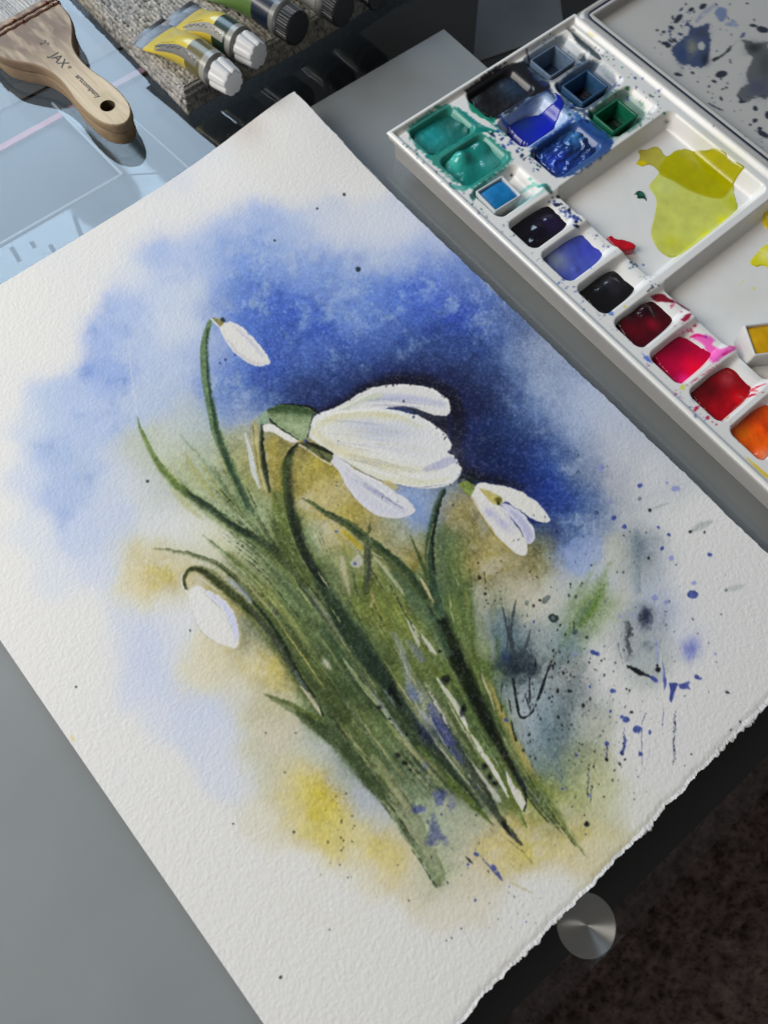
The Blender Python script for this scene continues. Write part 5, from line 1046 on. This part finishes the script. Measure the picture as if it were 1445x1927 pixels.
# ================================================================ half pans
def half_pan(ca, cb, rot, z0, la_, lb_, ht, shell, inner, paint_z, M_p, label, tilt=0., stain=None, paint_shape=0.):
    """open box of plastic with a block of colour; ca, cb in palette mm, rot degrees relative to the palette"""
    base = pab(ca, cb, z0)
    t = thing('half_pan', base, label, 'paint pan', 'half pans in the palette')
    r = radians(rot)+PLA; ex = np.array([cos(r), sin(r), 0]); ey = np.array([-sin(r), cos(r), 0])
    def W(x, y, z): return base+ex*x*MM+ey*y*MM+np.array([0, 0, z*MM])+np.array([0, 0, tilt*x*MM])
    def loop(hx, hy, z, rr):
        c_ = []
        for sx, sy, s0 in ((1, 1, 0), (-1, 1, 90), (-1, -1, 180), (1, -1, 270)):
            for q in np.linspace(0, 90, 4): c_.append(W(sx*(hx-rr)+rr*cos(radians(s0+q)), sy*(hy-rr)+rr*sin(radians(s0+q)), z))
        return c_+c_[:1]
    hx, hy = la_/2, lb_/2
    sh = mat('pan_plastic', L3(*shell), .32, .5, var=(260, .25 if stain else .03))
    rings = [loop(hx-1.2, hy-1.2, 0, .8), loop(hx-.9, hy-.9, .3, .8), loop(hx, hy, ht-.3, .9), loop(hx-.2, hy-.2, ht, .8), loop(hx-1.0, hy-1.0, ht-.05, .6), loop(hx-1.2, hy-1.2, ht-.5, .6), loop(hx-1.9, hy-1.9, 1.2, .6)]
    grid('pan_shell', np.array(rings), sh, t)
    n = 22; xs = np.linspace(-1, 1, n); X, Y = np.meshgrid(xs, xs, indexing='ij')
    k_ = paint_z/ht; ix = hx-1.9+.75*k_; iy = hy-1.9+.75*k_
    Zc = paint_z+paint_shape*(1-(X**2+Y**2)*.5)-.6*np.maximum(np.abs(X), np.abs(Y))**8+.25*fbm(int(ca), 6, 2, n, n)
    Pc = np.array([[W(X[i, j]*ix, Y[i, j]*iy, Zc[i, j]) for j in range(n)] for i in range(n)])
    cc_ = lin(inner)*(1+.25*fbm(int(cb), 8, 3, n, n)[..., None])
    grid('paint_cake', Pc, M_p, t, np.clip(cc_, 0, 1).astype(np.float32))
    return t
half_pan(18.6,103.5,0,4.6,16.5,19.5,11.2,(96,116,140),(40,56,84),1.8,M_satin,'grey-blue stained half pan, nearly empty, at the palette\'s far corner',stain=1)
half_pan(42.8,104.0,0,4.6,16.5,20.0,11.2,(44,82,120),(12,14,26),2.2,M_wet,'navy stained half pan with almost black paint, between grey-blue and green pans',stain=1)
half_pan(67.4,102.6,0,4.4,15.5,19.0,11.0,(14,104,76),(8,40,32),2.0,M_wet,'green stained half pan with dark hollow, nearest the yellow mixing area',stain=1)
half_pan(66.0,18.8,-3,4.2,16.0,18.0,11.0,(196,204,206),(6,116,178),9.9,M_satin,'white half pan full of bright cerulean blue paint',paint_shape=.5)
half_pan(209.5,57.5,-32,6.2,17.0,21.0,12.5,(214,214,210),(214,162,4),11.2,M_satin,'white half pan of golden yellow paint standing in the mixing area',paint_shape=.9)

# ================================================================ flat wooden brush
BA = radians(-44.0); U_ = np.array([cos(BA), sin(BA), 0]); VV_ = np.array([-sin(BA), cos(BA), 0])
BO = pix(203, 199, .014); BO[2] = 0
def bw(u_, v_, z): return BO+U_*u_*MM+VV_*v_*MM+np.array([0, 0, z*MM])
half = [(15.6,0),(15.0,2.4),(13.2,5.2),(9.5,8.0),(4.2,9.9),(-4.8,10.8),(-14.8,10.4),(-23.3,9.1),(-32.5,8.4),(-41.9,9.4),(-49.5,12.2),(-58.3,18.4),(-66.8,22.9),(-74,24.0),(-80.2,24.4),(-88.5,24.6)]
ups = [tuple(p) for p in spline(half, 5)]
outline = ups+[(a_, -b_) for a_, b_ in reversed(ups)]; outline = [p for i, p in enumerate(outline) if i == 0 or np.hypot(p[0]-outline[i-1][0], p[1]-outline[i-1][1]) > .05][:-1]
brush = thing('flat_brush', BO, 'flat wooden two inch brush with printed handle and pale bristles lying on the glass', 'brush')
def wood(name, c0, c1, stain):
    M = bpy.data.materials.new(name); M.use_nodes = True; nt = M.node_tree; b = nt.nodes['Principled BSDF']; b.inputs['Roughness'].default_value = .6; b.inputs['Specular IOR Level'].default_value = .3
    tc = nt.nodes.new('ShaderNodeTexCoord'); mp = nt.nodes.new('ShaderNodeMapping'); mp.vector_type = 'TEXTURE'; mp.inputs['Location'].default_value = BO; mp.inputs['Rotation'].default_value = (0, 0, BA)
    nt.links.new(tc.outputs['Object'], mp.inputs[0])
    def noise(scale, sx, sy, det=5, off=0):
        m2 = nt.nodes.new('ShaderNodeMapping'); m2.inputs['Scale'].default_value = (sx, sy, sy); m2.inputs['Location'].default_value = (off, off, 0); nt.links.new(mp.outputs[0], m2.inputs[0])
        nz = nt.nodes.new('ShaderNodeTexNoise'); nz.inputs['Scale'].default_value = scale; nz.inputs['Detail'].default_value = det; nt.links.new(m2.outputs[0], nz.inputs['Vector']); return nz.outputs[0]
    def ramp(src, a, bq, c, d):
        r_ = nt.nodes.new('ShaderNodeMapRange'); r_.inputs[1].default_value = a; r_.inputs[2].default_value = bq; r_.inputs[3].default_value = c; r_.inputs[4].default_value = d; nt.links.new(src, r_.inputs[0]); return r_.outputs[0]
    def mix(f, A, Bc):
        x = nt.nodes.new('ShaderNodeMix'); x.data_type = 'RGBA'
        nt.links.new(f, x.inputs[0])
        for i_, q in ((6, A), (7, Bc)):
            if isinstance(q, tuple): x.inputs[i_].default_value = (*q, 1)
            else: nt.links.new(q, x.inputs[i_])
        return x.outputs[2]
    c = mix(ramp(noise(90, .25, 3), .35, .65, 0, 1), c0, c1)
    c = mix(ramp(noise(420, .12, 2.5, 3), .5, .75, 0, .5), c, tuple(v*.6 for v in c1))
    # the head has soaked up rinse water: grey-brown stain that thins out along the handle
    sp = nt.nodes.new('ShaderNodeSeparateXYZ'); nt.links.new(mp.outputs[0], sp.inputs[0])
    g = ramp(sp.outputs[0], -.022, -.062, 0, 1)
    nzs = ramp(noise(170, .35, 1.2, 6, 3), .36, .56, .45, 1)
    mu = nt.nodes.new('ShaderNodeMath'); mu.operation = 'MULTIPLY'; nt.links.new(g, mu.inputs[0]); nt.links.new(nzs, mu.inputs[1])
    c = mix(ramp(mu.outputs[0], 0, 1, 0, stain), c, (.19, .13, .10))
    g2 = ramp(noise(38, 1, 1, 3, 7), .58, .70, 0, .35); c = mix(g2, c, (.36, .34, .16))
    nt.links.new(c, b.inputs['Base Color'])
    bp = nt.nodes.new('ShaderNodeBump'); bp.inputs['Strength'].default_value = .25; bp.inputs['Distance'].default_value = .0003; nt.links.new(noise(500, .12, 2.5, 3), bp.inputs['Height']); nt.links.new(bp.outputs[0], b.inputs['Normal'])
    return M
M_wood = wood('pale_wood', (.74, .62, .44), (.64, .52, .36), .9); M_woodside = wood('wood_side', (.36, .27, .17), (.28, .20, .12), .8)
def board(name, z0, z1, shrink, M_top, M_side, hole=True, du=0.):
    cen = np.array([-30, 0.])
    out = [(p[0]*(1-shrink*.3)+du, p[1]*(1-shrink)) for p in outline]
    ch = .7
    bm = bmesh.new()
    def loop(sc, z):
        r_ = []
        for i, (a_, b_) in enumerate(out):
            p, q = np.array(out[i-1]), np.array(out[(i+1) % len(out)]); t_ = q-p; t_ /= np.linalg.norm(t_)+1e-9; nrm = np.array([-t_[1], t_[0]])
            r_.append(bm.verts.new(bw(a_+nrm[0]*sc, b_+nrm[1]*sc, z)))
        return r_
    top = loop(ch, z1)
    hl = []
    if hole: hl = [bm.verts.new(bw(2.05*cos(t_)*1.95, 2.05*sin(t_)*1.95, z1)) for t_ in np.linspace(0, 2*pi, 33)[:-1]]
    ed = []
    for lp in ([top, hl] if hole else [top]):
        for i in range(len(lp)): ed.append(bm.edges.new((lp[i-1], lp[i])))
    bmesh.ops.triangle_fill(bm, use_beauty=True, use_dissolve=False, edges=ed)
    o = bm_obj(name, bm, M_top, brush)
    # flanks with an eased upper arris
    rings = []
    for sc, z in ((ch, z1), (.35, z1-.12), (.06, z1-.5), (0, z1-1.0), (0, z0+.8), (.3, z0)):
        r_ = []
        for i, (a_, b_) in enumerate(out):
            p, q = np.array(out[i-1]), np.array(out[(i+1) % len(out)]); t_ = q-p; t_ /= np.linalg.norm(t_)+1e-9; nrm = np.array([-t_[1], t_[0]])
            r_.append(bw(a_+nrm[0]*sc, b_+nrm[1]*sc, z))
        rings.append(r_+r_[:1])
    grid('board_side', np.array(rings), M_side, o, flip=True)
    if hole:
        t_ = np.linspace(0, 2*pi, 33); grid('hanging_hole', np.array([[bw(4.0*cos(q), 4.0*sin(q), z) for q in t_] for z in (z1, z0-5)]), mat('hole_side', (.10, .07, .035), .8), o)
    return o
board('upper_board', 8.6, 14.0, 0, M_wood, M_woodside)
board('lower_board', .2, 7.4, .05, M_woodside, M_woodside, hole=False, du=-1.4)
prism('gap_fill', [bw(a_*.97-1.6, b_*.86, 0)[:2] for a_, b_ in outline], .006, .0090, mat('gap_shade', (.05, .035, .022), .9), brush)  # dark slab put between the boards; the gap's shade is in its colour
M_wire = mat('dark_copper_wire', (.20, .09, .055), .35, .5, 1.)
for uu in (-79.6, -80.5, -83.2, -84.0):
    pts = [bw(uu+.3*sin(q*.9), q, 14.25+.12*sin(q*2.1)) for q in np.linspace(-24.6, 24.6, 40)]
    pts = [bw(uu, -25.0, 9)]+pts+[bw(uu, 25.0, 9)]
    tube('binding_wire', pts, .00034, M_wire, brush, 6)
for uu, q in ((-80, 20.5), (-83.6, 18.6), (-80, 1.0), (-83.6, -2.5), (-80, -16), (-83.6, -19)):
    b3 = bmesh.new(); bmesh.ops.create_icosphere(b3, subdivisions=2, radius=.0011); bmesh.ops.transform(b3, matrix=Matrix.Translation(Vector(bw(uu, q, 14.4))), verts=b3.verts); bm_obj('wire_knot', b3, M_wire, brush, True)
# bristles
nbu, nbv = 30, 420
ug = np.linspace(-87.5, -128, nbu); vg = np.linspace(-24, 24, nbv); r_ = np.random.RandomState(3)
streak = r_.rand(nbv); fl = (np.abs(ug+87.5)/40)[:, None]
Zb = 11.8+.9*streak[None, :]-2.*fl+.5*r_.rand(nbu, nbv)
Gb = np.array([[bw(ug[i]+.3*r_.rand(), vg[j]*(1+.05*fl[i, 0])+.25*r_.randn()*fl[i, 0], Zb[i, j]*(1-((abs(vg[j])/24.)**8)*.7)) for j in range(nbv)] for i in range(nbu)])
cb_ = (.22+.55*streak[None, :, None]*np.array([1, .99, .95])*np.ones((nbu, 1, 1))*(.8+.4*r_.rand(nbu, nbv, 1)))
grid('bristles', Gb, mat('goat_hair', (.5, .5, .5), .6, .4, attr=True), brush, cb_.astype(np.float32))
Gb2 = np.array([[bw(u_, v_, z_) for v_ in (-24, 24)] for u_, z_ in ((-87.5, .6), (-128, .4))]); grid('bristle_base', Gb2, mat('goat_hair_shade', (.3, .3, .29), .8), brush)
M_ink = mat('brown_print', (.035, .025, .018), .6)
def lettering(body, size, u_, v_, z, rot=0., parent=None, M=None, frame=None, bold=0., name='lettering'):
    cu_ = bpy.data.curves.new('lettering', 'FONT'); cu_.body = body; cu_.size = size; cu_.align_x = 'CENTER'; cu_.align_y = 'CENTER'; cu_.extrude = .00004; cu_.offset = bold
    tmp = bpy.data.objects.new('tmp', cu_); COL.objects.link(tmp); dg = bpy.context.evaluated_depsgraph_get(); dg.update()
    me = bpy.data.meshes.new_from_object(tmp.evaluated_get(dg)); bpy.data.objects.remove(tmp)
    if frame is None: ex, ey, ez, org = Vector(U_), Vector(VV_), Vector((0, 0, 1)), Vector(bw(u_, v_, z))
    else: ex, ey, ez, org = frame
    Mx = Matrix((ex, ey, ez)).transposed().to_4x4() @ Matrix.Rotation(rot, 4, 'Z'); Mx.translation = org
    me.transform(Mx); me.materials.clear(); me.materials.append(M or M_ink); me.name = name
    return link(bpy.data.objects.new(name, me), parent)
lettering('2"', .0056, -59.0, 0.2, 14.05, radians(0), brush)
lettering('JAX', .0072, -43.6, -.4, 14.05, 0, brush, bold=.00007)
lettering('\u00ae', .0028, -35.6, .6, 14.05, 0, brush)
lettering('artcompany', .0043, -18.0, .4, 14.05, 0, brush, bold=.00004)

# ================================================================ folded grey towel
TC = pix(357, 213)[:2]; pa_, qa_ = radians(133.4), radians(43.6)
PD = np.array([cos(pa_), sin(pa_)]); QD = np.array([cos(qa_), sin(qa_)])
TH = .013
def tw(p, q, z): return np.array([*(TC+PD*p+QD*q), z])
r_ = np.random.RandomState(8)
def axis_samples(length, step, nw=36):
    wz = np.concatenate([np.sin(np.linspace(0, pi/2, nw)), np.ones(int(length/step))])
    bulge = np.concatenate([.0042*(1-np.cos(np.linspace(0, pi/2, nw)))-.0010, .0042-.0010+np.arange(1, int(length/step)+1)*step])
    # folded layers show as ribs on the flank
    rib = np.concatenate([.00055*np.sin(np.linspace(0, 2*pi*4.5, nw)), np.zeros(int(length/step))])
    return wz, bulge, rib, np.concatenate([np.ones(nw), np.zeros(int(length/step))])
wp, bp_, rp, sp_ = axis_samples(.135, .00055); wq, bq_, rq, sq_ = axis_samples(.215, .00055)
np_, nq_ = len(wp), len(wq)
Pm = (bp_-rp*1)[:, None]*np.ones((1, nq_)); Qm = np.ones((np_, 1))*(bq_-rq*1)[None, :]
Zm = TH*np.minimum(wp[:, None], wq[None, :])
loop_n = fbm(301, 4.0, 2, np_, nq_); loop_f = vnoise(302, 2.0, np_, nq_); soft = fbm(303, 60, 2, np_, nq_)
rows_ = np.sin(np.arange(nq_)[None, :]*2*pi/4.2+soft*3)*.5
tex = .65*loop_n+.6*loop_f+.42*rows_
Zm = Zm*(1+.06*soft)+np.where((wp[:, None] >= 1) & (wq[None, :] >= 1), tex*.0008, tex*.0004)
Pm = Pm+np.where(sp_[:, None] > 0, tex*.0009, loop_f*.0003); Qm = Qm+np.where(sq_[None, :] > 0, tex*.0009, np.roll(loop_f, 9, 0)*.0003)
wavy = .0012*np.sin(np.arange(nq_)/38.)[None, :]; Pm = Pm+wavy
XYt = TC+Pm[..., None]*PD+Qm[..., None]*QD
Gt = np.dstack([XYt, np.maximum(Zm, .0001)])
tone = np.clip(.33+.28*tex+.05*soft, .03, .8)[..., None]
ct = tone*np.array([1.0, .985, .95])
warm = sm(fbm(304, 90, 2, np_, nq_), -.1, .5)[..., None]; ct = ct*(1+warm*np.array([.05, .01, -.10]))
o = grid('folded_towel', Gt, mat('terry_cotton', (.3, .3, .3), .95, .1, attr=True), None, ct.astype(np.float32))
tag(o, 'folded grey ribbed towel with paint tubes lying on it', 'towel')

# ================================================================ paint tubes
M_alu = mat('bare_tube_metal', (.20, .20, .205), .5, .5, 1., bump=(45, .5, .004))
M_cap = mat('white_cap_plastic', L3(214, 215, 216), .3, .5)
M_bcap = mat('black_cap_plastic', (.008, .008, .009), .35, .5)
M_shoulder = mat('grey_shoulder', L3(150, 150, 148), .35, .5, .6)
def loft(name, rings, M, parent, cap_end=False): return grid(name, np.array(rings), M, parent, flip=False)
def paint_tube(cap_px, crimp_px, zb, r, cap_kind, bands, label, length=None, cap_len=11., panel=None, script=None):
    """cap_px / crimp_px: photo pixels of the cap's end and of the crimped end; zb: height it rests on (mm)"""
    c = pix(*cap_px, (zb+r)*MM); e = pix(*crimp_px, (zb+r*.35)*MM); c[2] = 0; e[2] = 0
    d = e-c; L = np.linalg.norm(d)/MM; d /= np.linalg.norm(d); l = np.array([-d[1], d[0], 0]); up = np.array([0, 0, 1.])
    if length: L = length
    t = thing('paint_tube', (*((c+e)/2)[:2], zb*MM), label, 'paint tube', 'paint tubes on the towel')
    def Wp(s, x, y): return c+d*s*MM+l*x*MM+up*(y)*MM
    body0 = cap_len+2.6; bl = L-body0
    def section(k, n=40, ex=0.):   # k 0 shoulder .. 1 crimp
        kk = sm(np.array(k), .25, 1.0); wx = r*(1+.42*kk)+ex; wy = r*(1-.93*kk)+ex*.7
        cy = zb+r*(1-.93*kk)+.3
        th = np.linspace(0, 2*pi, n+1)
        dent = 1+.03*np.sin(th*3+k*9)*kk
        return [Wp(body0+bl*k, wx*cos(q)*dn, cy+wy*sin(q)*dn) for q, dn in zip(th, dent)]
    for nm, k0, k1, M in bands:
        loft(nm, [section(k) for k in np.linspace(k0, k1, max(3, int((k1-k0)*26)+2))], M, t)
    # folded crimp
    for k_, zz in ((0, 0), ):
        loft('crimp', [[Wp(L-.2+q, x, zb+.9+h_) for x, h_ in ((-r*1.44, -.5), (-r*1.4, .5), (r*1.4, .5), (r*1.44, -.5))] for q in (0, 1.5, 3.2)], M_alu, t)
    th = np.linspace(0, 2*pi, 49); cz = zb+r+.3
    def circ(s, rr, flut=0, nf=8): 
        return [Wp(s, rr*(1-flut*(.5+.5*cos(nf*q))**3)*cos(q), cz+rr*(1-flut*(.5+.5*cos(nf*q))**3)*sin(q)) for q in th]
    loft('shoulder', [circ(body0+.4, r*1.0), circ(body0-.2, r*.99), circ(body0-1.2, r*.82), circ(cap_len-.2, r*.6), circ(cap_len-.3, .2)], M_shoulder, t)
    if cap_kind == 'white':
        R1, R0 = r*.80, r*.92
        rings = [circ(cap_len, .3), circ(cap_len, R0, .10), circ(cap_len-.6, R0*1.02, .12), circ(1.2, R1*1.0, .14), circ(.3, R1*.95, .14), circ(0, R1*.86, .13), circ(0, .2)]
        o = loft('cap', rings, M_cap, t)
    else:
        th = np.linspace(0, 2*pi, 145); R1 = r*.94
        rings = [circ(cap_len, .3), circ(cap_len, R1, .05, 36), circ(1.4, R1, .05, 36), circ(.9, R1*.97, 0), circ(.2, R1*.92, 0), circ(0, R1*.84, 0), circ(-.0, .2)]
        o = loft('cap', rings, M_bcap, t)
    me = o.data
    for p in me.polygons: p.use_smooth = False
    # label panel: a strip of sticker on the upper flank, with rows of print
    if panel:
        k0, k1, q0, q1, Mp, inks = panel
        def on(k, q, ex):
            kk = float(sm(np.array(k), .25, 1.0)); wx = r*(1+.42*kk)+ex; wy = r*(1-.93*kk)+ex*.8; cy = zb+r*(1-.93*kk)+.3
            return Wp(body0+bl*k, wx*cos(q), cy+wy*sin(q))
        pn = grid('label', np.array([[on(k, q, .12) for q in np.linspace(q0, q1, 10)] for k in np.linspace(k0, k1, 12)]), Mp, t)
        rr = np.random.RandomState(int(abs(cap_px[0])))
        for (ka, kb, qa, qb, wd, Mi) in inks:
            n_ = 34; kk_ = np.linspace(ka, kb, n_); amp = (qb-qa)/3.2
            qq = (qa+qb)/2+amp*np.interp(np.arange(n_), np.linspace(0, n_, 15), rr.uniform(-1, 1, 15))
            tube('print', [on(k, q, .2) for k, q in zip(kk_, qq)], wd*.7*MM, Mi, pn, 4)
    return t
def P_(name, c, rough=.3): return mat(name, L3(*c), rough, .5, coat=.3)
M_yel = P_('yellow_label', (204, 184, 70)); M_oliv = P_('olive_label', (104, 98, 58)); M_wh = P_('white_label', (150, 150, 144)); M_dgr = P_('dark_green_label', (34, 56, 46)); M_grn = P_('green_label', (86, 116, 58)); M_mint = P_('mint_label', (150, 186, 166)); M_nav = P_('navy_label', (20, 32, 52)); M_blk = P_('black_label', (24, 24, 24)); M_sil = P_('silver_label', (112, 113, 110), .4)
K_ = M_blk; ZT = TH/MM+.2
paint_tube((441,158),(281,54),ZT,8.6,'white',[('collar_band',0,.07,M_wh),('colour_band',.07,.27,M_oliv),('body',.27,.86,M_yel),('bare_end',.86,1.0,M_alu)],'yellow paint tube with white fluted cap, nearest the towel corner',cap_len=11,
  panel=(.10,.72,.35,.95,M_sil,[(.12,.3,.55,.95,.16,K_),(.34,.74,.55,1.0,.2,K_),(.45,.7,1.02,1.1,.1,K_),(.45,.7,.45,.5,.1,K_)]))
paint_tube((488,107),(336,22),ZT,8.6,'white',[('collar_band',0,.07,M_wh),('colour_band',.07,.27,M_dgr),('body',.27,.86,M_yel),('bare_end',.86,1.0,M_alu)],'yellow paint tube with dark green band and white cap, second from towel corner',cap_len=11,
  panel=(.10,.72,.35,.95,M_wh,[(.12,.3,.55,.95,.16,K_),(.34,.74,.55,1.0,.2,K_),(.45,.7,1.02,1.1,.1,K_)]))
paint_tube((562,56),(392,-44),ZT,9.4,'black',[('collar_band',0,.05,M_sil),('colour_band',.05,.26,M_nav),('body',.26,.85,M_grn),('bare_end',.85,1.0,M_alu)],'green paint tube with navy band and black ribbed cap',cap_len=8.5,
  panel=(.26,.84,.85,1.9,M_mint,[(.30,.44,1.0,1.6,.3,M_nav),(.5,.8,1.1,1.7,.2,M_nav)]))
paint_tube((648,23),(500,-70),ZT,9.0,'black',[('collar_band',0,.06,M_sil),('body',.06,.85,M_wh),('bare_end',.85,1.0,M_alu)],'white paint tube with black ribbed cap at the top edge',cap_len=8.5,
  panel=(.1,.7,.85,1.9,M_sil,[(.15,.3,1.0,1.6,.25,K_)]))
paint_tube((716,-8),(580,-95),ZT,9.0,'black',[('collar_band',0,.06,M_sil),('body',.06,.85,M_wh),('bare_end',.85,1.0,M_alu)],'paint tube showing only the tip of its black cap, farthest from corner',cap_len=8.5)
